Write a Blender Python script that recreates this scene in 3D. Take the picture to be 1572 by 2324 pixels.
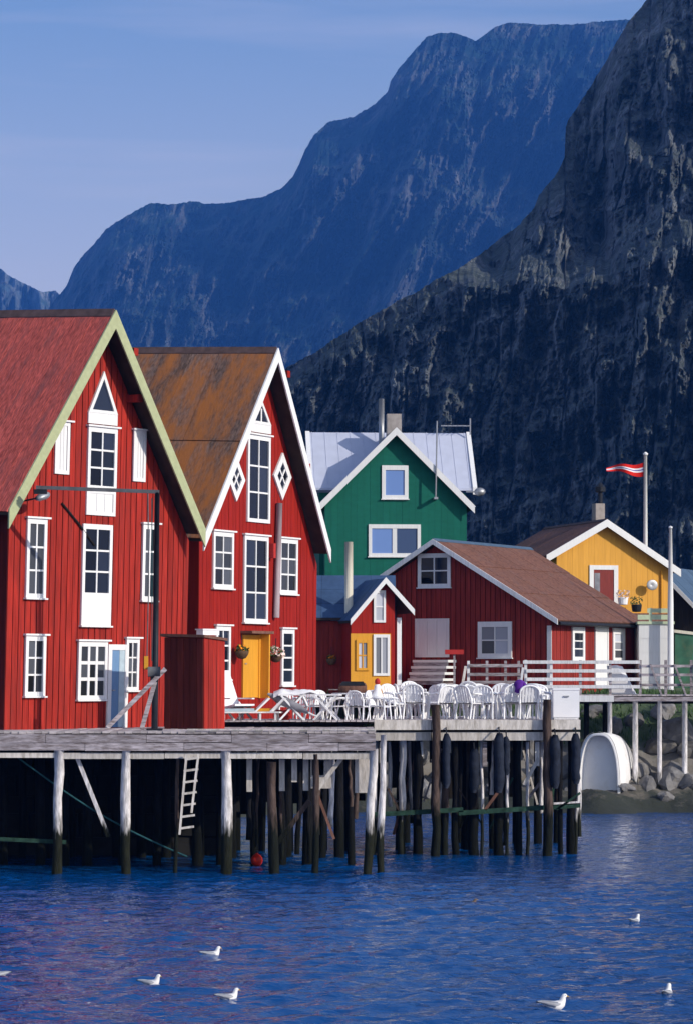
import bpy, math, random
import numpy as np
from mathutils import Vector

for o in list(bpy.data.objects):
    bpy.data.objects.remove(o, do_unlink=True)
SC = bpy.context.scene
C = SC.collection
R = math.radians
random.seed(7)

# ------------------------------------------------------------------ camera
FPX, CX, HR, HC = 7000.0, 786.0, 1540.0, 4.94     # focal length / centre / horizon row of the 1572x2324 picture, eye height
cam_d = bpy.data.cameras.new('camera')
cam = bpy.data.objects.new('camera', cam_d)
C.objects.link(cam)
cam.location = (0, 0, HC)
cam.rotation_euler = (R(90), 0, 0)
cam_d.sensor_fit = 'HORIZONTAL'
cam_d.sensor_width = 36.0
cam_d.lens = 36.0 * FPX / 1572.0
cam_d.shift_y = (HR - 1162.0) / 1572.0
cam_d.clip_start = 1.0
cam_d.clip_end = 60000.0
SC.camera = cam

# ------------------------------------------------------------------ sky, sun, exposure
SUN_AZ, SUN_EL = R(59), R(25)       # azimuth measured from straight behind the camera towards the right
sun_dir = Vector((math.sin(SUN_AZ) * math.cos(SUN_EL), -math.cos(SUN_AZ) * math.cos(SUN_EL), math.sin(SUN_EL)))
world = bpy.data.worlds.new('World')
SC.world = world
world.use_nodes = True
wn = world.node_tree.nodes
wl = world.node_tree.links
wn.clear()
w_out = wn.new('ShaderNodeOutputWorld')
w_bg = wn.new('ShaderNodeBackground')
w_sky = wn.new('ShaderNodeTexSky')
w_sky.sky_type = 'NISHITA'
w_sky.sun_disc = False
w_sky.sun_elevation = SUN_EL
w_sky.sun_rotation = math.atan2(sun_dir.x, sun_dir.y)
w_sky.altitude = 300
w_sky.air_density = 1.0
w_sky.dust_density = 1.6
w_sky.ozone_density = 3.0
w_mix = wn.new('ShaderNodeMixRGB')
w_mix.blend_type = 'MULTIPLY'
w_mix.inputs[0].default_value = 1.0
w_mix.inputs[2].default_value = (0.93, 0.97, 0.98, 1)
w_bg.inputs['Strength'].default_value = 0.14
wl.new(w_sky.outputs[0], w_mix.inputs[1])
# paler lavender air towards the horizon all round, and thin high streaks
w_tc = wn.new('ShaderNodeTexCoord')
w_sep = wn.new('ShaderNodeSeparateXYZ')
wl.new(w_tc.outputs['Generated'], w_sep.inputs[0])
w_mr = wn.new('ShaderNodeMapRange')
w_mr.inputs[1].default_value = 0.255
w_mr.inputs[2].default_value = 0.06
w_mr.inputs[3].default_value = 0.0
w_mr.inputs[4].default_value = 0.90
w_mr.interpolation_type = 'SMOOTHSTEP'
wl.new(w_sep.outputs[2], w_mr.inputs[0])
w_hz = wn.new('ShaderNodeMixRGB')
w_hz.inputs[2].default_value = (5.5, 5.3, 6.3, 1)
wl.new(w_mr.outputs[0], w_hz.inputs[0])
wl.new(w_mix.outputs[0], w_hz.inputs[1])
w_mp = wn.new('ShaderNodeMapping')
w_mp.inputs['Scale'].default_value = (2.2, 2.2, 26.0)
w_mp.inputs['Rotation'].default_value = (0, R(2.5), 0)
wl.new(w_tc.outputs['Generated'], w_mp.inputs[0])
w_nz = wn.new('ShaderNodeTexNoise')
w_nz.inputs['Scale'].default_value = 2.0
w_nz.inputs['Detail'].default_value = 5
wl.new(w_mp.outputs[0], w_nz.inputs['Vector'])
w_m2 = wn.new('ShaderNodeMapRange')
w_m2.inputs[1].default_value = 0.44
w_m2.inputs[2].default_value = 0.74
w_m2.inputs[3].default_value = 0.0
w_m2.inputs[4].default_value = 0.7
wl.new(w_nz.outputs[0], w_m2.inputs[0])
w_cl = wn.new('ShaderNodeMixRGB')
w_cl.inputs[2].default_value = (5.2, 5.2, 6.0, 1)
wl.new(w_m2.outputs[0], w_cl.inputs[0])
wl.new(w_hz.outputs[0], w_cl.inputs[1])
wl.new(w_cl.outputs[0], w_bg.inputs['Color'])
wl.new(w_bg.outputs[0], w_out.inputs['Surface'])

sun_d = bpy.data.lights.new('sun', 'SUN')
sun_d.energy = 3.45
sun_d.angle = R(0.5)
sun_d.color = (1.0, 0.92, 0.80)
sun = bpy.data.objects.new('sun', sun_d)
C.objects.link(sun)
sun.location = (60, -20, 60)
sun.rotation_euler = sun_dir.to_track_quat('Z', 'Y').to_euler()

SC.view_settings.view_transform = 'Standard'
SC.view_settings.look = 'None'
SC.view_settings.gamma = 1.0
SC.view_settings.exposure = 0.25
SC.view_settings.use_curve_mapping = False
SC.render.engine = 'CYCLES'
SC.cycles.max_bounces = 6
SC.cycles.volume_bounces = 0
SC.cycles.use_denoising = True


def at(px, row, y):
    """world point seen at a picture pixel (1572 wide) at distance y"""
    return Vector(((px - CX) * y / FPX, y, HC - (row - HR) * y / FPX))


# ------------------------------------------------------------------ materials
def newmat(name):
    m = bpy.data.materials.new(name)
    m.use_nodes = True
    nt = m.node_tree
    b = nt.nodes['Principled BSDF']
    return m, nt, b


def mat(name, col, rough=0.7, var=0.15, scale=3.0, stretch=(1, 1, 1), obj_var=0.0, bump=0.0, bump_scale=20.0,
        metallic=0.0, dirt=None, dirt_amt=0.0, dirt_scale=2.0, coords='Object', spec=0.3, dirt_lo=0.5, dirt_hi=0.7):
    """base colour with noise variation, per-object variation, optional patches of a second colour, fine bump"""
    m, nt, b = newmat(name)
    N, L = nt.nodes, nt.links
    tc = N.new('ShaderNodeTexCoord')
    mp = N.new('ShaderNodeMapping')
    mp.inputs['Scale'].default_value = stretch
    L.new(tc.outputs[coords], mp.inputs[0])
    nz = N.new('ShaderNodeTexNoise')
    nz.inputs['Scale'].default_value = scale
    nz.inputs['Detail'].default_value = 6
    L.new(mp.outputs[0], nz.inputs['Vector'])
    mr = N.new('ShaderNodeMapRange')
    mr.inputs[1].default_value = 0.3
    mr.inputs[2].default_value = 0.7
    mr.inputs[3].default_value = 1 - var
    mr.inputs[4].default_value = 1 + var
    L.new(nz.outputs[0], mr.inputs[0])
    last = mr.outputs[0]
    if obj_var:
        oi = N.new('ShaderNodeObjectInfo')
        m2 = N.new('ShaderNodeMapRange')
        m2.inputs[3].default_value = 1 - obj_var
        m2.inputs[4].default_value = 1 + obj_var
        L.new(oi.outputs['Random'], m2.inputs[0])
        mu = N.new('ShaderNodeMath')
        mu.operation = 'MULTIPLY'
        L.new(last, mu.inputs[0])
        L.new(m2.outputs[0], mu.inputs[1])
        last = mu.outputs[0]
    mx = N.new('ShaderNodeMixRGB')
    mx.blend_type = 'MULTIPLY'
    mx.inputs[0].default_value = 1
    mx.inputs[1].default_value = (*col, 1)
    L.new(last, mx.inputs[2])
    cout = mx.outputs[0]
    if dirt is not None:
        n2 = N.new('ShaderNodeTexNoise')
        n2.inputs['Scale'].default_value = dirt_scale
        n2.inputs['Detail'].default_value = 8
        n2.inputs['Roughness'].default_value = 0.65
        L.new(mp.outputs[0], n2.inputs['Vector'])
        r2 = N.new('ShaderNodeMapRange')
        r2.inputs[1].default_value = dirt_lo
        r2.inputs[2].default_value = dirt_hi
        r2.inputs[3].default_value = 0
        r2.inputs[4].default_value = dirt_amt
        L.new(n2.outputs[0], r2.inputs[0])
        m3 = N.new('ShaderNodeMixRGB')
        m3.inputs[2].default_value = (*dirt, 1)
        L.new(r2.outputs[0], m3.inputs[0])
        L.new(cout, m3.inputs[1])
        cout = m3.outputs[0]
    L.new(cout, b.inputs['Base Color'])
    b.inputs['Roughness'].default_value = rough
    b.inputs['Metallic'].default_value = metallic
    b.inputs['Specular IOR Level'].default_value = spec * 0.5
    if bump:
        n3 = N.new('ShaderNodeTexNoise')
        n3.inputs['Scale'].default_value = bump_scale
        n3.inputs['Detail'].default_value = 5
        L.new(mp.outputs[0], n3.inputs['Vector'])
        bp = N.new('ShaderNodeBump')
        bp.inputs['Strength'].default_value = bump
        bp.inputs['Distance'].default_value = 0.02
        L.new(n3.outputs[0], bp.inputs['Height'])
        L.new(bp.outputs[0], b.inputs['Normal'])
    return m


VS = (6, 6, 0.5)
M = {}
M['red_a'] = mat('red_paint_weathered', (0.31, 0.022, 0.014), 0.8, 0.30, 2.0, VS, 0.17, 0.3, 12, dirt=(0.17, 0.022, 0.018), dirt_amt=0.8, dirt_scale=0.9, dirt_lo=0.46, dirt_hi=0.7)
M['red_old_shaded'] = mat('old_red_board_shade_darkened', (0.085, 0.016, 0.013), 0.9, 0.3, 2.0, VS, 0.2, 0.3, 12)  # old boards, colour darkened for the shed's shaded left side
M['red_b'] = mat('red_paint_fresh', (0.27, 0.013, 0.008), 0.75, 0.18, 2.0, VS, 0.05, 0.2, 12)
M['red_barn'] = mat('red_paint_barn', (0.24, 0.028, 0.021), 0.8, 0.25, 2.0, VS, 0.16, 0.3, 12)
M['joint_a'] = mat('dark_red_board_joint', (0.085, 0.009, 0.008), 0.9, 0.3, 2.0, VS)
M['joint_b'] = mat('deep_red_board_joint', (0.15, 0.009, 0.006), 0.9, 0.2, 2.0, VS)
M['green'] = mat('green_paint', (0.007, 0.115, 0.082), 0.7, 0.08, 2.0, (1, 1, 3), 0.05)
M['yellow'] = mat('yellow_paint', (0.66, 0.33, 0.055), 0.7, 0.07, 2.0, VS, 0.04)
M['ochre'] = mat('ochre_paint', (0.62, 0.29, 0.03), 0.6, 0.08, 2.0, VS)
M['white'] = mat('white_paint', (0.72, 0.72, 0.72), 0.55, 0.05, 3.0, VS, 0.03)
M['white_old'] = mat('white_paint_aged', (0.70, 0.70, 0.71), 0.7, 0.10, 3.0, VS, 0.06, dirt=(0.42, 0.40, 0.38), dirt_amt=0.6)
M['rake_green'] = mat('pale_green_paint', (0.37, 0.40, 0.23), 0.65, 0.10, 3.0, (2, 2, 2), 0.03)
M['rail_green'] = mat('pale_green_rail_paint', (0.50, 0.58, 0.40), 0.65, 0.10, 3.0, (2, 2, 2), 0.03)
M['door_blue'] = mat('blue_door_paint', (0.14, 0.25, 0.42), 0.55, 0.10, 3.0, VS)
M['door_red'] = mat('dark_red_door_paint', (0.20, 0.035, 0.03), 0.6, 0.15, 3.0, VS)
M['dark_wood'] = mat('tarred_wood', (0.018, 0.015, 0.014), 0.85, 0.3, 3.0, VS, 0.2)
M['soffit'] = mat('unpainted_soffit', (0.05, 0.035, 0.03), 0.9, 0.3, 3.0)
M['grey_wood'] = mat('weathered_grey_timber', (0.34, 0.305, 0.325), 0.85, 0.35, 3.0, (1, 1, 6), 0.22, 0.5, 10, dirt=(0.13, 0.10, 0.095), dirt_amt=0.9, dirt_scale=2.4, dirt_lo=0.45, dirt_hi=0.65)
M['pale_wood'] = mat('pale_dry_timber', (0.56, 0.52, 0.48), 0.85, 0.22, 3.0, (4, 4, 1), 0.15, 0.4, 10, dirt=(0.26, 0.22, 0.17), dirt_amt=0.7)
M['deck_wood'] = mat('deck_planks', (0.42, 0.38, 0.39), 0.85, 0.25, 2.0, (4, 1, 1), 0.25)
M['rust_wood'] = mat('rusty_brown_timber', (0.15, 0.075, 0.055), 0.85, 0.3, 3.0, VS, 0.2, 0.4, 10)
M['navy'] = mat('dark_rubber_fender', (0.016, 0.021, 0.036), 0.8, 0.3, 6.0, (1, 1, 1), 0.2, 0.6, 12)


def pile_mat(name, col, tide, wet):
    """pile: dry timber above, wet and weedy below the tide mark (fixed heights on the pile)"""
    m, nt, b = newmat(name)
    N, L = nt.nodes, nt.links
    ge = N.new('ShaderNodeNewGeometry')
    nz = N.new('ShaderNodeTexNoise')
    nz.inputs['Scale'].default_value = 4
    nz.inputs['Detail'].default_value = 6
    mp = N.new('ShaderNodeMapping')
    mp.inputs['Scale'].default_value = (4, 4, 0.8)
    L.new(ge.outputs['Position'], mp.inputs[0])
    L.new(mp.outputs[0], nz.inputs['Vector'])
    sx = N.new('ShaderNodeSeparateXYZ')
    L.new(ge.outputs['Position'], sx.inputs[0])
    ad = N.new('ShaderNodeMath')
    ad.operation = 'MULTIPLY_ADD'
    ad.inputs[1].default_value = 0.9
    L.new(nz.outputs[0], ad.inputs[0])
    L.new(sx.outputs[2], ad.inputs[2])
    mr = N.new('ShaderNodeMapRange')
    mr.inputs[1].default_value = tide - 0.15 + 0.45
    mr.inputs[2].default_value = tide + 0.35 + 0.45
    L.new(ad.outputs[0], mr.inputs[0])
    mx = N.new('ShaderNodeMixRGB')
    mx.inputs[1].default_value = (*wet, 1)
    mx.inputs[2].default_value = (*col, 1)
    L.new(mr.outputs[0], mx.inputs[0])
    m2 = N.new('ShaderNodeMixRGB')
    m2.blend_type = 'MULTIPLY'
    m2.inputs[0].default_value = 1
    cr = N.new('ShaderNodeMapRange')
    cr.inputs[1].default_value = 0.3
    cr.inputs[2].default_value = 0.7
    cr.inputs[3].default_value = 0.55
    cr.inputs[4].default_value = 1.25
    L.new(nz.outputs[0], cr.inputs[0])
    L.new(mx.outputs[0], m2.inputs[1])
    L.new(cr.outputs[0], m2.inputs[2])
    L.new(m2.outputs[0], b.inputs['Base Color'])
    b.inputs['Roughness'].default_value = 0.85
    b.inputs['Specular IOR Level'].default_value = 0.08
    n4 = N.new('ShaderNodeTexNoise')
    n4.inputs['Scale'].default_value = 9
    n4.inputs['Detail'].default_value = 6
    L.new(mp.outputs[0], n4.inputs['Vector'])
    bp = N.new('ShaderNodeBump')
    bp.inputs['Strength'].default_value = 0.7
    bp.inputs['Distance'].default_value = 0.03
    L.new(n4.outputs[0], bp.inputs['Height'])
    L.new(bp.outputs[0], b.inputs['Normal'])
    return m


M['pile'] = pile_mat('pale_pile', (0.66, 0.63, 0.63), 1.15, (0.016, 0.018, 0.012))
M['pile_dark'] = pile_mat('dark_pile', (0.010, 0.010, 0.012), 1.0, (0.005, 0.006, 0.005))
M['pile_brown'] = pile_mat('brown_pile', (0.085, 0.060, 0.052), 1.2, (0.010, 0.012, 0.009))
M['weed'] = mat('seaweed_crust', (0.020, 0.050, 0.036), 0.9, 0.5, 6.0, (1, 1, 1), 0.1, 0.8, 14)
M['roof_a'] = mat('red_roof_sheet', (0.52, 0.100, 0.076), 0.8, 0.45, 11.0, (0.45, 2.2, 0.45), 0.07, 0.5, 14, dirt=(0.16, 0.075, 0.075), dirt_amt=0.7, dirt_scale=1.6, dirt_lo=0.50, dirt_hi=0.72)
M['roof_b'] = mat('rusty_roof_sheet', (0.15, 0.098, 0.080), 0.8, 0.5, 11.0, (0.5, 1.4, 0.5), 0.25, 0.5, 14, dirt=(0.36, 0.125, 0.032), dirt_amt=0.9, dirt_scale=1.0, dirt_lo=0.40, dirt_hi=0.58)
M['roof_barn'] = mat('brown_roof_sheet', (0.16, 0.074, 0.052), 0.8, 0.40, 9.0, (1, 1, 1), 0.08, 0.4, 14, dirt=(0.16, 0.10, 0.09), dirt_amt=0.6)
M['roof_blue'] = mat('pale_metal_roof', (0.46, 0.49, 0.60), 0.5, 0.05, 2.0, (1, 1, 1), 0.03)
M['roof_slate'] = mat('dark_slate_blue_roof', (0.045, 0.085, 0.17), 0.6, 0.15, 3.0, (1, 1, 1), 0.08)
M['roof_grey'] = mat('blue_grey_roof', (0.07, 0.115, 0.18), 0.7, 0.12, 3.0, (1, 1, 1), 0.08)
M['ridge'] = mat('ridge_capping', (0.10, 0.065, 0.062), 0.8, 0.3, 4.0, (1, 1, 1), 0.1)
M['metal'] = mat('galvanised_metal', (0.35, 0.36, 0.38), 0.45, 0.1, 4.0, (1, 1, 1), 0.05, metallic=0.6)
M['black_metal'] = mat('black_iron', (0.016, 0.018, 0.024), 0.5, 0.3, 4.0, (1, 1, 1), 0.1)
M['grey_metal'] = mat('grey_iron', (0.10, 0.105, 0.115), 0.6, 0.3, 4.0, (1, 1, 1), 0.1)
M['cream'] = mat('cream_pipe', (0.62, 0.58, 0.48), 0.7, 0.12, 3.0, VS, 0)
M['mortar'] = mat('grey_render', (0.30, 0.27, 0.25), 0.9, 0.2, 4.0, (1, 1, 1), 0.05, 0.4, 12)
M['plastic'] = mat('white_plastic', (0.80, 0.80, 0.82), 0.4, 0.04, 3.0, (1, 1, 1), 0.06)
M['pipe_grey'] = mat('pinkish_grey_pipe', (0.34, 0.27, 0.29), 0.6, 0.2, 3.0, VS, 0)
M['purple'] = mat('purple_cloth', (0.10, 0.025, 0.26), 0.9, 0.2, 8.0, (1, 1, 1), 0)
M['orange'] = mat('orange_petals', (0.75, 0.26, 0.02), 0.8, 0.2, 9.0, (1, 1, 1), 0.1)
M['pink'] = mat('pale_petals', (0.65, 0.50, 0.45), 0.8, 0.25, 9.0, (1, 1, 1), 0.2)
M['leaf'] = mat('plant_leaves', (0.045, 0.075, 0.025), 0.8, 0.3, 9.0, (1, 1, 1), 0.2)
M['basket'] = mat('wicker_basket', (0.10, 0.06, 0.035), 0.9, 0.3, 20.0, (1, 1, 1), 0.1)
M['cloth_blue'] = mat('pale_blue_cloth', (0.40, 0.50, 0.56), 0.85, 0.15, 4.0, (1, 1, 1), 0.05)
M['cloth_grey'] = mat('grey_canvas', (0.22, 0.22, 0.25), 0.9, 0.25, 4.0, (1, 1, 1), 0.05)
M['red_cloth'] = mat('red_fabric', (0.42, 0.035, 0.03), 0.8, 0.15, 4.0, (1, 1, 1), 0.05)
M['flag_red'] = mat('flag_red', (0.60, 0.018, 0.012), 0.8, 0.05, 4.0)
M['flag_white'] = mat('flag_white', (0.80, 0.78, 0.80), 0.8, 0.04, 4.0)
M['flag_blue'] = mat('flag_blue', (0.07, 0.06, 0.32), 0.8, 0.05, 4.0)
M['buoy'] = mat('red_buoy', (0.40, 0.02, 0.01), 0.35, 0.15, 5.0, (1, 1, 1))
M['hull'] = mat('white_gelcoat', (0.78, 0.77, 0.77), 0.3, 0.05, 2.0, (1, 1, 1), 0, dirt=(0.55, 0.52, 0.47), dirt_amt=0.5)
M['hull_in'] = mat('blue_grey_hull_lining', (0.085, 0.14, 0.20), 0.7, 0.2, 3.0)
M['feather'] = mat('white_feathers', (0.78, 0.76, 0.74), 0.8, 0.06, 12.0)
M['wing'] = mat('pale_grey_feathers', (0.36, 0.37, 0.40), 0.8, 0.10, 14.0, (1, 1, 1), 0.15)
M['dusky'] = mat('brown_feathers', (0.13, 0.095, 0.075), 0.85, 0.2, 14.0)
M['beak'] = mat('yellow_beak', (0.55, 0.33, 0.05), 0.5, 0.1, 9.0)
M['teal_rope'] = mat('teal_rope', (0.02, 0.075, 0.085), 0.9, 0.2, 9.0)
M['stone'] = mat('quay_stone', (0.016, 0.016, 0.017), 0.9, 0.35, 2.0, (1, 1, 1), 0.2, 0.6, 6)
M['boulder'] = mat('shore_boulder', (0.16, 0.155, 0.155), 0.9, 0.4, 1.6, (1, 1, 1), 0.3, 0.8, 5, dirt=(0.10, 0.085, 0.06), dirt_amt=0.8, dirt_scale=1.2)
M['grass'] = mat('shore_grass_blades', (0.060, 0.11, 0.040), 0.85, 0.4, 0.5, (1, 1, 1), 0.1)
M['skip'] = mat('dull_green_tarpaulin', (0.045, 0.13, 0.085), 0.75, 0.35, 1.5, (1, 1, 1), 0, dirt=(0.12, 0.12, 0.07), dirt_amt=0.6)


def glass_mat(name, col):
    m, nt, b = newmat(name)
    N, L = nt.nodes, nt.links
    oi = N.new('ShaderNodeObjectInfo')
    mr = N.new('ShaderNodeMapRange')
    mr.inputs[3].default_value = 0.2
    mr.inputs[4].default_value = 3.0
    L.new(oi.outputs['Random'], mr.inputs[0])
    mx = N.new('ShaderNodeMixRGB')
    mx.blend_type = 'MULTIPLY'
    mx.inputs[0].default_value = 1
    mx.inputs[1].default_value = (*col, 1)
    L.new(mr.outputs[0], mx.inputs[2])
    L.new(mx.outputs[0], b.inputs['Base Color'])
    b.inputs['Roughness'].default_value = 0.05
    b.inputs['Specular IOR Level'].default_value = 0.2
    nz = N.new('ShaderNodeTexNoise')
    nz.inputs['Scale'].default_value = 2.5
    bp = N.new('ShaderNodeBump')
    bp.inputs['Strength'].default_value = 0.06
    L.new(nz.outputs[0], bp.inputs['Height'])
    L.new(bp.outputs[0], b.inputs['Normal'])
    return m


M['glass'] = glass_mat('window_glass', (0.008, 0.011, 0.020))
M['glass_mid'] = glass_mat('window_glass_before_curtain', (0.032, 0.035, 0.042))
M['glass_light'] = glass_mat('window_glass_with_net_curtain', (0.20, 0.21, 0.24))
M['glass_blue'] = glass_mat('window_glass_sky_painted_in', (0.10, 0.17, 0.36))  # sky reflection painted in as a blue base colour
M['curtain'] = mat('net_curtain', (0.50, 0.52, 0.56), 0.8, 0.15, 6.0, (6, 6, 0.6), 0.1)


# ------------------------------------------------------------------ mesh builder
class MB:
    def __init__(self):
        self.v, self.f = [], []

    def add(self, verts, faces):
        n = len(self.v)
        self.v += [tuple(p) for p in verts]
        self.f += [tuple(i + n for i in f) for f in faces]
        return self

    def box(self, x0, x1, y0, y1, z0, z1):
        v = [(x0, y0, z0), (x1, y0, z0), (x1, y1, z0), (x0, y1, z0), (x0, y0, z1), (x1, y0, z1), (x1, y1, z1), (x0, y1, z1)]
        return self.add(v, [(0, 3, 2, 1), (4, 5, 6, 7), (0, 1, 5, 4), (1, 2, 6, 5), (2, 3, 7, 6), (3, 0, 4, 7)])

    def hexa(self, v):
        return self.add(v, [(0, 3, 2, 1), (4, 5, 6, 7), (0, 1, 5, 4), (1, 2, 6, 5), (2, 3, 7, 6), (3, 0, 4, 7)])

    def prism(self, poly, y0, y1):
        """poly: list of (x,z), extruded along y"""
        n = len(poly)
        v = [(x, y0, z) for x, z in poly] + [(x, y1, z) for x, z in poly]
        f = [tuple(range(n)), tuple(range(2 * n - 1, n - 1, -1))]
        f += [(i, i + n, (i + 1) % n + n, (i + 1) % n) for i in range(n)]
        return self.add(v, f)

    def bar(self, a, b, w, t=None, up=(0, 0, 1)):
        """rectangular bar from a to b, w across, t thick"""
        a, b = Vector(a), Vector(b)
        t = w if t is None else t
        d = (b - a).normalized()
        up = Vector(up)
        if abs(d.dot(up)) > 0.95:
            up = Vector((0, 1, 0))
        s = d.cross(up).normalized() * (w / 2)
        n = s.cross(d).normalized() * (t / 2)
        v = [a - s - n, a + s - n, a + s + n, a - s + n, b - s - n, b + s - n, b + s + n, b - s + n]
        return self.hexa(v)

    def tube(self, pts, radii, seg=8, cap=True):
        pts = [Vector(p) for p in pts]
        if not hasattr(radii, '__len__'):
            radii = [radii] * len(pts)
        n0 = len(self.v)
        for i, p in enumerate(pts):
            d = (pts[min(i + 1, len(pts) - 1)] - pts[max(i - 1, 0)]).normalized()
            a = d.cross(Vector((0, 1, 0)))
            if a.length < 0.2:
                a = d.cross(Vector((1, 0, 0)))
            a.normalize()
            b = d.cross(a).normalized()
            r = radii[i]
            for k in range(seg):
                t = 2 * math.pi * k / seg
                q = p + a * (r * math.cos(t)) + b * (r * math.sin(t))
                self.v.append(tuple(q))
        for i in range(len(pts) - 1):
            for k in range(seg):
                k2 = (k + 1) % seg
                self.f.append((n0 + i * seg + k, n0 + i * seg + k2, n0 + (i + 1) * seg + k2, n0 + (i + 1) * seg + k))
        if cap:
            self.f.append(tuple(n0 + k for k in range(seg)))
            self.f.append(tuple(n0 + (len(pts) - 1) * seg + k for k in range(seg - 1, -1, -1)))
        return self

    def lathe(self, prof, seg=12, c=(0, 0, 0)):
        n0 = len(self.v)
        for r, z in prof:
            for k in range(seg):
                t = 2 * math.pi * k / seg
                self.v.append((c[0] + r * math.cos(t), c[1] + r * math.sin(t), c[2] + z))
        for i in range(len(prof) - 1):
            for k in range(seg):
                k2 = (k + 1) % seg
                self.f.append((n0 + i * seg + k, n0 + i * seg + k2, n0 + (i + 1) * seg + k2, n0 + (i + 1) * seg + k))
        self.f.append(tuple(n0 + k for k in range(seg - 1, -1, -1)))
        self.f.append(tuple(n0 + (len(prof) - 1) * seg + k for k in range(seg)))
        return self

    def mesh(self, name, m, smooth=False):
        me = bpy.data.meshes.new(name)
        me.from_pydata(self.v, [], self.f)
        if m is not None:
            me.materials.append(m)
        if smooth:
            me.polygons.foreach_set('use_smooth', [True] * len(me.polygons))
        me.update()
        return me


def obj(name, mb, m, parent=None, loc=(0, 0, 0), smooth=False, rot=None):
    me = mb.mesh(name, m, smooth) if isinstance(mb, MB) else mb
    o = bpy.data.objects.new(name, me)
    C.objects.link(o)
    o.location = loc
    if rot:
        o.rotation_euler = rot
    if parent is not None:
        o.parent = parent
    return o


def crooked(a, b, r, seed, n=7, wob=.022):
    rr = random.Random(seed)
    a, b = Vector(a), Vector(b)
    pts, rad = [], []
    for k in range(n):
        t = k / (n - 1)
        j = wob if 0 < k < n - 1 else 0
        pts.append(a.lerp(b, t) + Vector((rr.uniform(-j, j), rr.uniform(-j, j), 0)))
        rad.append(r * (.92 + .14 * t) * rr.uniform(.90, 1.10))
    return MB().tube(pts, rad, 10)


def tag(o, label=None, cat=None, group=None, kind=None):
    if label:
        o['label'] = label
    if cat:
        o['category'] = cat
    if group:
        o['group'] = group
    if kind:
        o['kind'] = kind
    return o


def thing(name, label, cat, loc=(0, 0, 0), rotz=0.0, group=None):
    o = bpy.data.objects.new(name, None)
    o.empty_display_size = 0.3
    C.objects.link(o)
    o.location = loc
    o.rotation_euler = (0, 0, rotz)
    return tag(o, label, cat, group)


def dup(root, loc, rotz=None, label=None, scale=None):
    r = root.copy()
    C.objects.link(r)
    r.location = loc
    if rotz is not None:
        r.rotation_euler = (0, 0, rotz)
    if label:
        r['label'] = label
    if scale:
        r.scale = (scale,) * 3
    for ch in list(root.children):
        c = ch.copy()
        C.objects.link(c)
        c.parent = r
        for g in ch.children:
            d = g.copy()
            C.objects.link(d)
            d.parent = c
    return r


# ------------------------------------------------------------------ noise (numpy)
def _hash(ix, iy, seed):
    h = (ix * 374761393 + iy * 668265263 + seed * 974634777) & 0x7fffffff
    h = ((h ^ (h >> 13)) * 1274126177) & 0x7fffffff
    return ((h ^ (h >> 16)) & 0xffff) / 65535.0


def vnoise(x, y, seed=0):
    ix, iy = np.floor(x).astype(np.int64), np.floor(y).astype(np.int64)
    fx, fy = x - ix, y - iy
    fx, fy = fx * fx * (3 - 2 * fx), fy * fy * (3 - 2 * fy)
    a, b = _hash(ix, iy, seed), _hash(ix + 1, iy, seed)
    c, d = _hash(ix, iy + 1, seed), _hash(ix + 1, iy + 1, seed)
    return (a * (1 - fx) + b * fx) * (1 - fy) + (c * (1 - fx) + d * fx) * fy


def fbm(x, y, seed=0, oct=5, gain=0.5, ridged=False):
    s, a, t = 0, 1.0, 0
    for k in range(oct):
        n = vnoise(x, y, seed + k * 17)
        if ridged:
            n = 1 - np.abs(2 * n - 1)
        s = s + a * n
        t += a
        a *= gain
        x, y = x * 2.03 + 11.3, y * 2.03 + 7.7
    return s / t


def grid_obj(name, P, m, smooth=True, flip=False):
    """P: (rows, cols, 3) array of points"""
    r, c = P.shape[:2]
    me = bpy.data.meshes.new(name)
    idx = np.arange(r * c).reshape(r, c)
    q = np.stack([idx[:-1, :-1], idx[:-1, 1:], idx[1:, 1:], idx[1:, :-1]], -1).reshape(-1, 4)
    if flip:
        q = q[:, ::-1]
    me.vertices.add(r * c)
    me.vertices.foreach_set('co', P.reshape(-1).astype(np.float32))
    me.loops.add(q.size)
    me.loops.foreach_set('vertex_index', q.reshape(-1).astype(np.int32))
    me.polygons.add(len(q))
    me.polygons.foreach_set('loop_start', np.arange(0, q.size, 4, dtype=np.int32))
    me.polygons.foreach_set('loop_total', np.full(len(q), 4, dtype=np.int32))
    me.polygons.foreach_set('use_smooth', np.full(len(q), smooth))
    me.update(calc_edges=True)
    me.validate()
    me.materials.append(m)
    o = bpy.data.objects.new(name, me)
    C.objects.link(o)
    return o


# ================================================================== WATER
def water_material():
    m, nt, b = newmat('sea_water')
    N, L = nt.nodes, nt.links
    b.inputs['Base Color'].default_value = (0.001, 0.050, 0.195, 1)
    b.inputs['Roughness'].default_value = 0.06
    b.inputs['IOR'].default_value = 1.33
    b.inputs['Specular IOR Level'].default_value = 0.30
    ge = N.new('ShaderNodeNewGeometry')
    mp = N.new('ShaderNodeMapping')
    mp.inputs['Scale'].default_value = (0.8, 1.0, 1.0)
    L.new(ge.outputs['Position'], mp.inputs[0])
    prev = None
    for sc, st, di in ((9.0, 0.8, 0.03), (2.6, 0.7, 0.10)):
        nz = N.new('ShaderNodeTexNoise')
        nz.inputs['Scale'].default_value = sc
        nz.inputs['Detail'].default_value = 3
        nz.inputs['Distortion'].default_value = 0.5
        L.new(mp.outputs[0], nz.inputs['Vector'])
        bp = N.new('ShaderNodeBump')
        bp.inputs['Strength'].default_value = st
        bp.inputs['Distance'].default_value = di
        L.new(nz.outputs[0], bp.inputs['Height'])
        if prev:
            L.new(prev.outputs[0], bp.inputs['Normal'])
        prev = bp
    L.new(prev.outputs[0], b.inputs['Normal'])
    return m


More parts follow.
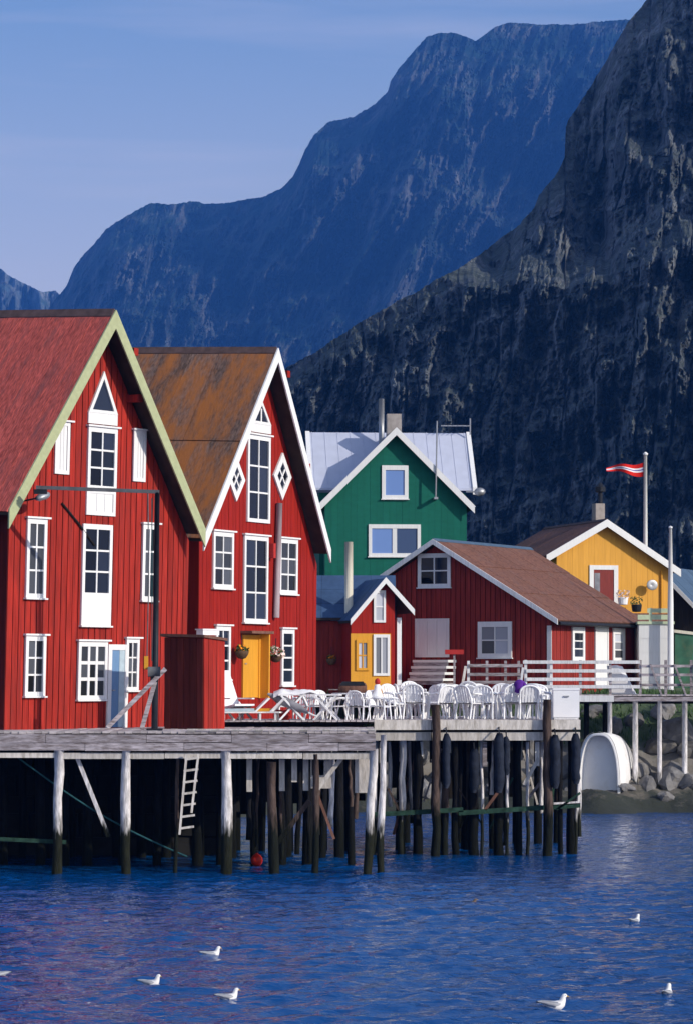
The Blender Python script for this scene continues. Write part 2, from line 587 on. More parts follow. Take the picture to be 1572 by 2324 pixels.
M['water'] = water_material()
rs = np.random.RandomState(3)
xs = np.linspace(-20, 24, 340)
ys = 30 + 90 * np.linspace(0, 1, 860) ** 1.15
X, Y = np.meshgrid(xs, ys)
Z = np.zeros_like(X)
for k in range(70):
    lam = 0.22 * (9 ** rs.rand())
    th = rs.normal(0.25, 0.65) - math.pi / 2
    amp = 0.0040 * lam ** 0.75
    kx, ky = 2 * math.pi / lam * math.cos(th), 2 * math.pi / lam * math.sin(th)
    ph = rs.rand() * 6.28
    Z += amp * np.sin(kx * X + ky * Y + ph + 0.6 * np.sin(0.35 * X + 0.23 * Y + k))
Z *= 0.25 + 1.5 * fbm(X * 0.16, Y * 0.05, 5, 4)          # gusts
Z *= np.clip((118 - Y) / 8, 0.15, 1)
Z *= np.clip(1.0 - 0.45 * (Y > 72) * np.clip((Y - 72) / 8, 0, 1), 0.1, 1)
edge = np.minimum(np.clip((X + 20) / 3, 0, 1), np.clip((24 - X) / 3, 0, 1))
Z *= edge * np.clip((Y - 30) / 4, 0, 1) * np.clip((120 - Y) / 4, 0, 1)
water = grid_obj('water', np.stack([X, Y, Z], -1), M['water'])
# the rest of the fjord, butted round the rippled patch
wb = MB()
x0, x1, y0, y1 = -20, 24, 30, 120
for (a, b, c, d) in ((-6000, x0, -400, 9000), (x1, 6000, -400, 9000), (x0, x1, -400, y0), (x0, x1, y1, 9000)):
    wb.add([(a, c, 0), (b, c, 0), (b, d, 0), (a, d, 0)], [(0, 1, 2, 3)])
fj = obj('fjord_water', wb, M['water'])
for o in (water, fj):
    tag(o, kind='structure')
tag(water, 'rippled deep blue harbour water in front of the piers')


# ================================================================== MOUNTAINS
def rock_mat(name, rock, moss, pale, zscale, moss_amt, pale_amt):
    m, nt, b = newmat(name)
    N, L = nt.nodes, nt.links
    ge = N.new('ShaderNodeNewGeometry')

    def noise(sx, sy, sz, rot, loc, detail, rough=0.62, dist=0.0):
        mp = N.new('ShaderNodeMapping')
        mp.inputs['Scale'].default_value = (sx / zscale, sy / zscale, sz / zscale)
        mp.inputs['Rotation'].default_value = (0, R(rot), 0)
        mp.inputs['Location'].default_value = loc
        L.new(ge.outputs['Position'], mp.inputs[0])
        n = N.new('ShaderNodeTexNoise')
        n.inputs['Scale'].default_value = 1.0
        n.inputs['Detail'].default_value = detail
        n.inputs['Roughness'].default_value = rough
        n.inputs['Distortion'].default_value = dist
        L.new(mp.outputs[0], n.inputs['Vector'])
        return n.outputs[0], mp.outputs[0]

    def ramp(v, a, b_, c=0.0, d=1.0):
        r = N.new('ShaderNodeMapRange')
        for k, q in enumerate((a, b_, c, d)):
            r.inputs[k + 1].default_value = q
        L.new(v, r.inputs[0])
        return r.outputs[0]

    def mix(fac, a, b_, mode='MIX'):
        x = N.new('ShaderNodeMixRGB')
        x.blend_type = mode
        if isinstance(fac, float):
            x.inputs[0].default_value = fac
        else:
            L.new(fac, x.inputs[0])
        for k, q in ((1, a), (2, b_)):
            if isinstance(q, tuple):
                x.inputs[k].default_value = (*q, 1)
            else:
                L.new(q, x.inputs[k])
        return x.outputs[0]

    big, _ = noise(0.35, 0.35, 0.30, 25, (3, 1, 7), 5)
    mid, vec = noise(1.0, 1.0, 0.55, 18, (0, 0, 0), 10, 0.70, 0.6)
    fine, _ = noise(5.0, 5.0, 3.4, -12, (1, 5, 2), 8, 0.75)
    add = N.new('ShaderNodeMath')
    add.operation = 'MULTIPLY_ADD'
    add.inputs[1].default_value = 0.55
    L.new(big, add.inputs[0])
    L.new(mid, add.inputs[2])
    c = mix(ramp(add.outputs[0], 0.74, 0.98, 0, pale_amt), rock, pale)
    mossn, _ = noise(0.8, 0.8, 0.8, 0, (5, 2, 8), 7)
    sx = N.new('ShaderNodeSeparateXYZ')
    L.new(ge.outputs['Normal'], sx.inputs[0])
    ad = N.new('ShaderNodeMath')
    ad.operation = 'MULTIPLY_ADD'
    ad.inputs[1].default_value = 0.35
    L.new(sx.outputs[2], ad.inputs[0])
    L.new(mossn, ad.inputs[2])
    c = mix(ramp(ad.outputs[0], 0.60, 0.76, 0, moss_amt), c, moss)
    g = ramp(fine, 0.3, 0.7, 0.55, 1.45)
    c = mix(1.0, c, g, 'MULTIPLY')
    # joints and cracks of the rock
    vo = N.new('ShaderNodeTexVoronoi')
    vo.feature = 'DISTANCE_TO_EDGE'
    vo.inputs['Scale'].default_value = 1.1
    ad2 = N.new('ShaderNodeVectorMath')
    ad2.operation = 'ADD'
    nz3 = N.new('ShaderNodeTexNoise')
    nz3.inputs['Scale'].default_value = 1.6
    nz3.inputs['Detail'].default_value = 4
    L.new(vec, nz3.inputs['Vector'])
    L.new(vec, ad2.inputs[0])
    L.new(nz3.outputs['Color'], ad2.inputs[1])
    L.new(ad2.outputs[0], vo.inputs['Vector'])
    ck = ramp(vo.outputs['Distance'], 0.0, 0.045, 0.35, 1.0)
    c = mix(1.0, c, ck, 'MULTIPLY')
    L.new(c, b.inputs['Base Color'])
    b.inputs['Roughness'].default_value = 0.95
    b.inputs['Specular IOR Level'].default_value = 0.1
    bp = N.new('ShaderNodeBump')
    bp.inputs['Strength'].default_value = 0.9
    bp.inputs['Distance'].default_value = zscale * 0.10
    hsum = N.new('ShaderNodeMath')
    hsum.operation = 'MULTIPLY_ADD'
    hsum.inputs[1].default_value = 0.35
    L.new(fine, hsum.inputs[0])
    L.new(mid, hsum.inputs[2])
    L.new(hsum.outputs[0], bp.inputs['Height'])
    L.new(bp.outputs[0], b.inputs['Normal'])
    return m


M['rock_near'] = rock_mat('near_cliff_rock', (0.078, 0.088, 0.102), (0.042, 0.060, 0.044), (0.25, 0.26, 0.275), 15.0, 0.55, 0.9)
M['rock_far'] = rock_mat('far_cliff_rock', (0.022, 0.038, 0.050), (0.014, 0.046, 0.034), (0.20, 0.20, 0.21), 75.0, 0.6, 0.95)


M['rock_left'] = rock_mat('distant_slope_rock_haze_paled', (0.09, 0.13, 0.16), (0.06, 0.12, 0.11), (0.30, 0.31, 0.33), 90.0, 0.6, 0.95)  # rock colour lightened to stand in for thicker haze


def mountain(name, sil, dist, bottom_row, ncol, nrow, noise, m, px0, px1, jag=4.0, seed=1, label=None):
    """ridge profile 'sil' [(px,row)...]; dist(u, v, px, row) -> distance of the face; a back slope closes the mass behind the ridge"""
    sp = np.array([p[0] for p in sil], float)
    sr = np.array([p[1] for p in sil], float)
    px = np.unique(np.concatenate([np.linspace(px0, px1, 90), np.linspace(max(px0, -40), min(px1, 1640), ncol)]))
    ridge = np.interp(px, sp, sr)
    ridge = ridge + jag * (fbm(px / 45.0, px * 0 + 3.3, seed, 5) - 0.5) * 2 + jag * 1.3 * (fbm(px / 11.0, px * 0 + 8.1, seed + 40, 4, 0.6, True) - 0.5)
    v = np.linspace(0, 1, nrow)
    PX, V = np.meshgrid(px, v)
    RG = np.broadcast_to(ridge, PX.shape)
    ROW = bottom_row + (RG - bottom_row) * V
    D = dist(PX, ROW, V)
    D = D + noise(PX, ROW, V) * np.clip((1 - V) * 12, 0.25, 1)
    D = np.maximum.accumulate(D, axis=0) * 0.35 + D * 0.65
    Xw = (PX - CX) * D / FPX
    Zw = HC - (ROW - HR) * D / FPX
    P = np.stack([Xw, D, Zw], -1)
    # back slope
    back = []
    top = P[-1]
    base_d = top[:, 1]
    for k in range(1, 9):
        t = k / 8.0
        q = top.copy()
        q[:, 1] = base_d + (top[:, 2] * 0.6 + 40) * t
        q[:, 2] = top[:, 2] * (1 - t) ** 1.25 - 0.5 * t
        back.append(q)
    P = np.concatenate([P, np.array(back)], 0)
    P[:, :, 2] = np.maximum(P[:, :, 2], -1.0)
    o = grid_obj(name, P, m, smooth=False)
    return tag(o, label, kind='structure')


# near mountain: lower cliff, ledge, upper slope
sil_near = [(-900, 1400), (0, 1120), (300, 990), (560, 885), (600, 868), (650, 836), (700, 806), (780, 757), (840, 716), (900, 682), (980, 641),
            (1040, 608), (1100, 568), (1150, 530), (1180, 505), (1212, 468), (1222, 442), (1265, 388), (1282, 350), (1279, 300), (1290, 268),
            (1330, 208), (1380, 128), (1425, 45), (1465, 0), (1530, -110), (1700, -330), (2100, -650), (2700, -850), (3600, -800)]


def dist_near(PX, ROW, V):
    s = np.clip((1600 - ROW) / 960.0, 0, 1)                    # bottom .. ledge
    d = 640 + 150 * s ** 1.4
    ledge = 632 + 26 * np.sin(PX / 150.0) + 90 * (fbm(PX / 110.0, PX * 0, 9, 5) - 0.5)
    ledge = ledge - np.clip((PX - 1250) / 320.0, 0, 1) * 40
    wid = 22 + 70 * fbm(PX / 60.0, PX * 0 + 5, 19, 4)
    up = np.clip((ledge - ROW) / wid, 0, 1)
    d = d + (30 + 80 * fbm(PX / 75.0, PX * 0 + 2, 29, 4)) * up
    u2 = np.clip((ledge - 26 - ROW) / 640.0, 0, 3)
    d = d + 260 * u2
    gully = np.exp(-((PX - (1320 + (ROW - 400) * 0.25)) / 60.0) ** 2) * np.clip((640 - ROW) / 100, 0, 1)
    d = d + 35 * gully
    d = d + np.maximum((1572 - PX) * 0.16, -60)
    return d * 0.85


def noise_near(PX, ROW, V):
    n1 = fbm((PX + 0.35 * ROW) / 95.0 + 0.4 * fbm(PX / 40, ROW / 60, 8, 3), (ROW - 0.2 * PX) / 150.0, 21, 6, 0.55, True)
    n2 = fbm(PX / 160.0, ROW / 160.0, 31, 5)
    n3 = fbm((PX - ROW * 0.3) / 30.0, (ROW + PX * 0.3) / 45.0, 41, 4, 0.6, True)
    n4 = fbm((PX + ROW * 0.5) / 11.0, ROW / 14.0, 43, 4, 0.6, True)
    # stepped vertical slabs
    sx_ = PX / 34.0 + 1.6 * fbm(PX / 90.0, ROW / 120.0, 91, 4) + ROW / 260.0
    fr_ = sx_ - np.floor(sx_)
    cell = _hash(np.floor(sx_).astype(np.int64), np.floor(ROW / 110.0 + 1.5 * fbm(PX / 60.0, ROW / 90.0, 92, 3)).astype(np.int64), 5)
    slab = cell * np.clip(np.minimum(fr_, 1 - fr_) * 9, 0, 1)
    return -(n1 - 0.5) * 52 - (n2 - 0.5) * 46 - (n3 - 0.5) * 22 - (n4 - 0.5) * 5 - 16 * slab


mountain('near_mountain', sil_near, dist_near, 1600, 660, 520, noise_near, M['rock_near'], -900, 3600, 5, 3,
         'steep dark shaded cliff rising on the right behind the village')

sil_far = [(-600, 1500), (0, 900), (90, 730), (125, 680), (150, 648), (172, 600), (190, 578), (240, 520), (290, 487), (335, 463), (350, 460), (378, 464), (430, 456),
           (470, 461), (520, 459), (600, 446), (640, 424), (662, 402), (680, 368), (692, 338), (712, 305), (742, 279), (800, 264), (850, 236), (880, 206),
           (886, 182), (902, 158), (940, 112), (968, 82), (1000, 70), (1040, 76), (1080, 90), (1096, 80), (1122, 60), (1160, 48), (1240, 55), (1320, 52),
           (1385, 46), (1425, 42), (1500, 30), (1700, 20), (2200, 200), (2900, 700)]


def dist_far(PX, ROW, V):
    d = 2500 + 900 * V ** 1.25
    d = d + 0.15 * np.abs(PX - 900)
    but = np.exp(-((PX - (700 - (ROW - 500) * 0.12)) / 110.0) ** 2) + np.exp(-((PX - (880 + (ROW - 300) * 0.05)) / 60.0) ** 2) * 0.6
    but = but + 0.7 * np.exp(-((PX - (300 + (ROW - 600) * 0.1)) / 120.0) ** 2)
    return 1.6 * (d - 200 * but * np.clip(1.15 - V, 0, 1))


def noise_far(PX, ROW, V):
    n1 = fbm((PX + ROW * 0.55) / 120.0, (ROW - PX * 0.3) / 330.0, 51, 6, 0.55, True)
    n2 = fbm(PX / 190.0, ROW / 210.0, 61, 5)
    n3 = fbm((PX + ROW * 0.25) / 26.0, ROW / 60.0, 63, 5, 0.6, True)
    return -(n1 - 0.5) * 700 - (n2 - 0.5) * 480 - (n3 - 0.5) * 190


mountain('far_mountain', sil_far, dist_far, 1560, 560, 380, noise_far, M['rock_far'], -600, 2900, 4, 5,
         'long blue mountain ridge stepping up to the right across the fjord')

sil_left = [(-900, 480), (-400, 500), (-120, 560), (-40, 590), (0, 607), (30, 632), (62, 646), (100, 662), (126, 656), (150, 690), (260, 820), (500, 1200)]
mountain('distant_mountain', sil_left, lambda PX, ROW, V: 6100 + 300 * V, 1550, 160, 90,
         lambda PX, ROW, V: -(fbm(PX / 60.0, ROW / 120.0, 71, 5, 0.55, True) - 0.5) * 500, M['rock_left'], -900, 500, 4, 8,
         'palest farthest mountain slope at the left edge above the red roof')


# ================================================================== SHORE GROUND
def shore_line(x):
    return 113.6 + 0.6 * np.sin(np.asarray(x) * 0.5) + 0.35 * np.sin(np.asarray(x) * 1.7 + 1) - 6.5 * np.clip((-np.asarray(x) - 1.5) / 4.0, 0, 1)


def ground_z(x, y):
    x, y = np.asarray(x, float), np.asarray(y, float)
    d = y - shore_line(x)
    z = np.interp(d, [-8, -3, 0, 1.2, 2.5, 4.2, 6.2, 8.5, 14, 40, 120, 300, 700], [-1.6, -0.9, 0.02, 0.55, 0.75, 2.2, 3.4, 4.15, 4.4, 5.2, 7, 12, 22])
    n = fbm(x * 0.45, y * 0.45, 77, 5) - 0.5
    n2 = fbm(x * 1.6, y * 1.6, 78, 4, 0.5, True) - 0.5
    a = np.interp(d, [-8, -2, 1, 8, 12, 60], [0.2, 0.35, 1.0, 1.0, 0.25, 1.0])
    return z + (n * 0.9 + n2 * 0.35) * a


def ground_material():
    m, nt, b = newmat('rocky_shore')
    N, L = nt.nodes, nt.links
    ge = N.new('ShaderNodeNewGeometry')
    sx = N.new('ShaderNodeSeparateXYZ')
    L.new(ge.outputs['Position'], sx.inputs[0])
    nz = N.new('ShaderNodeTexNoise')
    nz.inputs['Scale'].default_value = 1.1
    nz.inputs['Detail'].default_value = 8
    nz.inputs['Roughness'].default_value = 0.65
    L.new(ge.outputs['Position'], nz.inputs['Vector'])
    ad = N.new('ShaderNodeMath')
    ad.operation = 'MULTIPLY_ADD'
    ad.inputs[1].default_value = 3.0
    L.new(nz.outputs[0], ad.inputs[0])
    L.new(sx.outputs[2], ad.inputs[2])
    cr = N.new('ShaderNodeValToRGB')
    e = cr.color_ramp.elements
    e[0].position = 0.0
    e[0].color = (0.018, 0.022, 0.018, 1)
    e[1].position = 1.0
    e[1].color = (0.045, 0.075, 0.03, 1)
    for p, c in ((0.30, (0.022, 0.027, 0.020, 1)), (0.38, (0.12, 0.105, 0.085, 1)), (0.55, (0.17, 0.16, 0.15, 1)), (0.68, (0.055, 0.08, 0.035, 1))):
        q = e.new(p)
        q.color = c
    mr = N.new('ShaderNodeMapRange')
    mr.inputs[1].default_value = 0.0
    mr.inputs[2].default_value = 6.5
    L.new(ad.outputs[0], mr.inputs[0])
    L.new(mr.outputs[0], cr.inputs[0])
    L.new(cr.outputs[0], b.inputs['Base Color'])
    b.inputs['Roughness'].default_value = 0.9
    bp = N.new('ShaderNodeBump')
    bp.inputs['Strength'].default_value = 0.8
    bp.inputs['Distance'].default_value = 0.15
    L.new(nz.outputs[0], bp.inputs['Height'])
    L.new(bp.outputs[0], b.inputs['Normal'])
    return m


M['ground'] = ground_material()
gx = np.concatenate([np.linspace(-700, -26, 40), np.linspace(-24, 30, 230), np.linspace(33, 700, 40)])
gy = np.concatenate([np.linspace(101, 134, 170), np.linspace(135, 200, 40), np.linspace(206, 900, 60)])
GX, GY = np.meshgrid(gx, gy)
gr = grid_obj('shore_ground', np.stack([GX, GY, ground_z(GX, GY)], -1), M['ground'])
tag(gr, 'rocky shore rising to grass below the houses', kind='structure')

# boulders
bgroup = 'boulders along the rocky shore'


def boulder_mesh(seed, s=(1, 1, 0.7)):
    r = random.Random(seed)
    import bmesh
    bm = bmesh.new()
    bmesh.ops.create_icosphere(bm, subdivisions=3, radius=1)
    for v in bm.verts:
        p = v.co
        n = 0
        for k in range(3):
            f = 1.3 * 1.9 ** k
            n += (vnoise(np.array([p.x * f + seed * 3.1 + p.z]), np.array([p.y * f - p.z * f * 0.7 + 9]), seed + k)[0] - 0.5) / 1.6 ** k
        v.co = Vector((p.x * s[0], p.y * s[1], p.z * s[2])) * (1 + 0.55 * n)
    # flat facets
    for k in range(5):
        nrm = Vector((r.uniform(-1, 1), r.uniform(-1, 1), r.uniform(-0.2, 1))).normalized()
        dd = r.uniform(0.55, 0.8) * min(s)
        for v in bm.verts:
            e = v.co.dot(nrm) - dd
            if e > 0:
                v.co -= nrm * e * 0.85
    me = bpy.data.meshes.new('boulder')
    bm.to_mesh(me)
    bm.free()
    me.materials.append(M['boulder'])
    return me


bmeshes = [boulder_mesh(k, (1, 0.9, 0.65 + 0.1 * k)) for k in range(4)]
rb = random.Random(5)
brow = [(1452, 1735, 116.8, 0.60), (1490, 1705, 118.2, 0.8), (1545, 1700, 118.4, 0.95), (1530, 1760, 116.4, 0.75), (1568, 1775, 116.0, 0.7), (1470, 1790, 115.2, 0.5),
        (1440, 1660, 119.4, 0.5), (1508, 1652, 119.9, 0.6), (1345, 1640, 119.6, 0.55), (1395, 1690, 118.8, 0.5), (1268, 1740, 116.6, 0.6), (1205, 1700, 117.6, 0.7),
        (1160, 1745, 116.2, 0.6), (1098, 1720, 117.0, 0.8), (1050, 1760, 115.8, 0.5), (1000, 1735, 116.5, 0.7), (930, 1720, 117.2, 0.8), (880, 1745, 116.2, 0.6),
        (1225, 1778, 115.2, 0.45), (1300, 1785, 115.0, 0.4), (1420, 1800, 114.8, 0.35), (1515, 1812, 114.4, 0.4), (1120, 1790, 114.8, 0.4), (960, 1785, 115.0, 0.45), (1560, 1725, 117.6, 0.7)]
border = sorted(range(len(brow)), key=lambda k: brow[k][0])
tens = ['first', 'second', 'third', 'fourth', 'fifth', 'sixth', 'seventh', 'eighth', 'ninth', 'tenth', 'eleventh', 'twelfth', 'thirteenth']
for i, (px, row, yy, s) in enumerate(brow):
    p = at(px, row, yy)
    z = float(ground_z(p.x, yy))
    o = obj('boulder', bmeshes[i % 4], None, loc=(p.x, yy, z + 0.12 * s), rot=(rb.uniform(-.3, .3), rb.uniform(-.3, .3), rb.uniform(0, 6)))
    o.scale = (s, s * 0.9, s)
    k = border.index(i)
    size = 'large' if s > .65 else ('middling' if s > .48 else 'small')
    where = 'behind the right pier piles' if px < 1315 else ('beside the white hull' if px < 1430 else 'under the walkway')
    order = '%s from the left' % tens[k] if k < 12 else ('rightmost' if k == 24 else '%s from the right' % tens[24 - k])
    tag(o, '%s grey boulder %s, %s along the shore' % (size, where, order), 'boulder', bgroup)

# grass on the bank
gm = MB()
rg = random.Random(11)
for i in range(9000):
    x = rg.uniform(-1.5, 16)
    d = rg.uniform(4.6, 12)
    y = float(shore_line(x)) + d
    if rg.random() > vnoise(np.array([x * 0.6]), np.array([y * 0.6]), 4)[0] * 1.5:
        continue
    z = float(ground_z(x, y)) - 0.02
    h = rg.uniform(0.12, 0.34)
    a = rg.uniform(0, 6.28)
    w = 0.03
    dx, dy = math.cos(a) * w, math.sin(a) * w
    lx, ly = rg.uniform(-.12, .12), rg.uniform(-.12, .12)
    gm.add([(x - dx, y - dy, z), (x + dx, y + dy, z), (x + lx, y + ly, z + h)], [(0, 1, 2)])
tag(obj('grass', gm, M['grass']), 'rough green grass growing on the bank under the walkway', 'grass', kind='stuff')


# ================================================================== HOUSES
class House:
    """local frame: x along the gable wall to the right, y back along the ridge, z up"""

    def __init__(self, name, label, x, y, base, theta, shear=0.0, cat='house', group=None):
        self.th, self.base, self.k = theta, base, shear
        self.o = Vector((x, y, base))
        self.t = Vector((math.cos(theta), math.sin(theta), 0))
        self.b = Vector((-math.sin(theta), math.cos(theta), 0))
        self.root = thing(name, label, cat, (x, y, base), theta, group)

    def uz(self, px, row, off=0.0):
        """gable-plane coordinates of what is seen at a picture pixel; off metres proud of the wall"""
        n = -self.b
        d = Vector(((px - CX) / FPX, 1, -(row - HR) / FPX))
        c = Vector((0, 0, HC))
        p0 = self.o + n * off
        t = (p0 - c).dot(n) / d.dot(n)
        p = c + d * t - p0
        z = p.z
        return p.dot(self.t) - self.k * z, z

    def put(self, name, mb, m, parent=None, smooth=False, loc=None):
        par = parent or self.root
        if loc is None:
            mb.v = [(x + self.k * z, y, z) for x, y, z in mb.v]
            return obj(name, mb, m, par, smooth=smooth)
        if isinstance(mb, MB):
            mb.v = [(x + self.k * z, y, z) for x, y, z in mb.v]
        return obj(name, mb, m, par, loc=(loc[0] + self.k * loc[2], loc[1], loc[2]), smooth=smooth)


def roof_fn(ua, za, ul, zl, ur, zr):
    def f(u):
        return za + (zl - za) * (ua - u) / (ua - ul) if u < ua else za + (zr - za) * (u - ua) / (ur - ua)
    return f


def gable_house(h, W, L, ua, za, ul, zl, ur, zr, fo, wall_m, roof_m, rake_m, rake_h=0.26, board_w=0.2, soffit_gap=0.14, sheets=(0.9, 1.8),
                sides='l', ridge_m=None, rake_t=0.05, bo=0.4, rise=0.0, side_boards=None, board_gap=0.012, roof_t=0.10, zbot=-0.15, joint_m=None):
    """ua,za: outer apex; (ul,zl),(ur,zr): outer eave tips; fo: front overhang"""
    rf = roof_fn(ua, za, ul, zl, ur, zr)
    top = lambda u: rf(u) - soffit_gap
    wall = MB().prism([(0, zbot), (W, zbot), (W, top(W)), (ua, top(ua)), (0, top(0))], 0, L)
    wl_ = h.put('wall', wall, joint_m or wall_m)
    # vertical boards over the gable
    n = max(1, int(round(W / board_w)))
    bw = W / n
    rr = random.Random(int(W * 1000))
    for i in range(n):
        a, b = i * bw + board_gap / 2, (i + 1) * bw - board_gap / 2
        dep = 0.022 + rr.uniform(-0.004, 0.006)
        poly = [(a, zbot + 0.02 * rr.random()), (b, zbot + 0.02 * rr.random()), (b, top(b) - .01)]
        if a < ua < b:
            poly.append((ua, top(ua) - .01))
        poly.append((a, top(a) - .01))
        h.put('board', MB().prism(poly, -dep, -0.001), wall_m, wl_)
    if side_boards:
        for side in side_boards:
            xx = W if side == 'r' else 0
            sgn = 1 if side == 'r' else -1
            nb = int(round(L / board_w))
            for i in range(nb):
                a, b = i * L / nb + board_gap / 2, (i + 1) * L / nb - board_gap / 2
                x0_, x1_ = sorted((xx + sgn * 0.001, xx + sgn * (0.022 + rr.uniform(-.004, .006))))
                h.put('board', MB().box(x0_, x1_, a, b, zbot, top(W if side == 'r' else 0) - .02), wall_m, wl_)
    put0 = h.put

    def put(name, mb, m, parent=None):
        if rise:
            mb.v = [(x, y, z + rise * (y + fo)) for x, y, z in mb.v]
        return put0(name, mb, m, parent)
    # roof slabs
    roof = MB()
    for (ue, ze) in ((ul, zl), (ur, zr)):
        v = [(ua, za), (ue, ze), (ue, ze - roof_t), (ua, za - roof_t)]
        roof.prism(v, -fo, L + bo)
    ro = put('roof', roof, M['soffit'])
    # roofing sheets
    for side in sides:
        ue, ze = (ul, zl) if side == 'l' else (ur, zr)
        ln = math.hypot(ue - ua, ze - za)
        du, dz = (ue - ua) / ln, (ze - za) / ln
        nu, nz_ = (-dz, du) if side == 'r' else (dz, -du)
        if nz_ < 0:
            nu, nz_ = -nu, -nz_
        ny = max(1, int(round((L + fo + bo) / sheets[0])))
        nd = max(1, int(round(ln / sheets[1])))
        for j in range(nd):
            for i in range(ny):
                ya, yb = -fo + (L + fo + bo) * i / ny, -fo + (L + fo + bo) * (i + 1) / ny - 0.01
                da, db = ln * j / nd - (0.0 if j == 0 else 0.06), ln * (j + 1) / nd + (0.03 if j == nd - 1 else 0)
                t0, t1 = 0.028 + 0.005 * (i % 2), 0.012 + 0.005 * (i % 2)
                q = []
                for (d, tt) in ((da, t1 + 0.003), (db, t0 + 0.012)):
                    q.append((ua + du * d + nu * 0.002, za + dz * d + nz_ * 0.002, ua + du * d + nu * tt, za + dz * d + nz_ * tt))
                v = [(q[0][0], ya, q[0][1]), (q[1][0], ya, q[1][1]), (q[1][0], yb, q[1][1]), (q[0][0], yb, q[0][1]),
                     (q[0][2], ya, q[0][3]), (q[1][2], ya, q[1][3]), (q[1][2], yb, q[1][3]), (q[0][2], yb, q[0][3])]
                put('roof_sheet', MB().hexa(v), roof_m, ro)
    if ridge_m:
        rg_ = MB()
        w = 0.13
        rg_.prism([(ua - w, rf(ua - w) + 0.035), (ua, za + 0.05), (ua + w, rf(ua + w) + 0.035), (ua + w, rf(ua + w) + 0.06), (ua, za + 0.085), (ua - w, rf(ua - w) + 0.06)],
                  -fo + 0.02, L + bo)
        put('ridge_cap', rg_, ridge_m, ro)
    # rake boards, both mitred at the apex
    for (ue, ze) in ((ul, zl), (ur, zr)):
        up = 0.05
        hv = rake_h
        p = [(ua, za + up), (ue, ze + up), (ue, ze + up - hv), (ua, za + up - hv)]
        put('rake_board', MB().prism(p, -fo - rake_t, -fo - 0.003), rake_m, ro)
    return wl_, ro, rf


def window(h, u0, u1, z0, z1, cols=2, rows=3, m='white', fw=0.11, mw=0.05, blank=0.0, glass='glass', hood=True, y=0.0, sill=True, name='window', proud=0.085):
    """white casing with separate panes; blank: height of a solid panel under the panes"""
    yf, yb = y - proud, y - 0.026
    c = MB()
    zb = z0 + (blank if blank else fw)
    c.box(u0, u0 + fw, yf, yb, z0, z1)
    c.box(u1 - fw, u1, yf, yb, z0, z1)
    c.box(u0 + fw, u1 - fw, yf + 0.004, yb, z1 - fw * 1.25, z1)
    c.box(u0 + fw, u1 - fw, yf + 0.004, yb, z0, zb)
    w = h.put(name, c, M[m])
    a0, a1, b0, b1 = u0 + fw, u1 - fw, zb, z1 - fw * 1.25
    mm = MB()
    for i in range(1, cols):
        xx = a0 + (a1 - a0) * i / cols
        mm.box(xx - mw / 2, xx + mw / 2, yf + 0.014, y - 0.03, b0, b1)
    for j in range(1, rows):
        zz = b0 + (b1 - b0) * j / rows
        for i in range(cols):
            xa = a0 + (a1 - a0) * i / cols + (mw / 2 if i else 0)
            xb = a0 + (a1 - a0) * (i + 1) / cols - (mw / 2 if i < cols - 1 else 0)
            mm.box(xa, xb, yf + 0.02, y - 0.032, zz - mw / 2, zz + mw / 2)
    if mm.v:
        h.put('glazing_bars', mm, M[m], w)
    pw, ph = (a1 - a0) / cols, (b1 - b0) / rows
    pm = MB().box(-pw / 2, pw / 2, y - 0.042, y - 0.034, -ph / 2, ph / 2)
    pm.v = [(x + h.k * z, yy, z) for x, yy, z in pm.v]
    me = pm.mesh('pane', M[glass])
    for i in range(cols):
        for j in range(rows):
            h.put('pane', me, None, w, loc=(a0 + pw * (i + .5), 0, b0 + ph * (j + .5)))
    if hood:
        h.put('window_hood', MB().box(u0 - 0.06, u1 + 0.10, yf - 0.05, yb, z1 + 0.003, z1 + 0.05), M[m], w)
    if sill:
        h.put('sill', MB().box(u0 - 0.04, u1 + 0.04, yf - 0.05, yb, z0 - 0.045, z0 - 0.003), M[m], w)
    return w


def win_px(h, x0, y0, x1, y1, **kw):
    xm, ym = (x0 + x1) / 2, (y0 + y1) / 2
    u0, u1 = h.uz(x0, ym, 0.08)[0], h.uz(x1, ym, 0.08)[0]
    z0, z1 = h.uz(xm, y1, 0.08)[1], h.uz(xm, y0, 0.08)[1]
    return window(h, u0, u1, z0, z1, **kw)


def pointed_top(h, u0, u1, z0, z1, za, mull=False):
    """solid lintel block between z0 and z1, with a triangular light above it up to za"""
    c = MB()
    um = (u0 + u1) / 2
    c.box(u0, u1, -0.075, -0.026, z0 + .06, z1)
    w = h.put('pointed_light', c, M['white'])
    fr = 0.10
    s = (za - z1) / ((u1 - u0) / 2)
    out = [(u0, z1), (u1, z1), (um, za)]
    zi0 = z1 + 0.08
    zi1 = za - fr * math.sqrt(1 + s * s)
    hw = (zi1 - zi0) / s
    inn = [(um - hw, zi0), (um + hw, zi0), (um, zi1)]
    f = MB()
    for i in range(3):
        j = (i + 1) % 3
        f.prism([out[i], out[j], inn[j], inn[i]], -0.085, -0.026)
    h.put('pointed_frame', f, M['white'], w)
    if mull:
        h.put('glazing_bars', MB().box(um - 0.035, um + 0.035, -0.07, -0.03, zi0, zi1 - 0.1), M['white'], w)
        h.put('pane', MB().prism([(um - hw, zi0), (um, zi0), (um, zi1)], -0.042, -0.034), M['glass'], w)
        h.put('pane', MB().prism([(um, zi0), (um + hw, zi0), (um, zi1)], -0.042, -0.034), M['glass'], w)
    else:
        h.put('pane', MB().prism(inn, -0.042, -0.034), M['glass'], w)
    return w


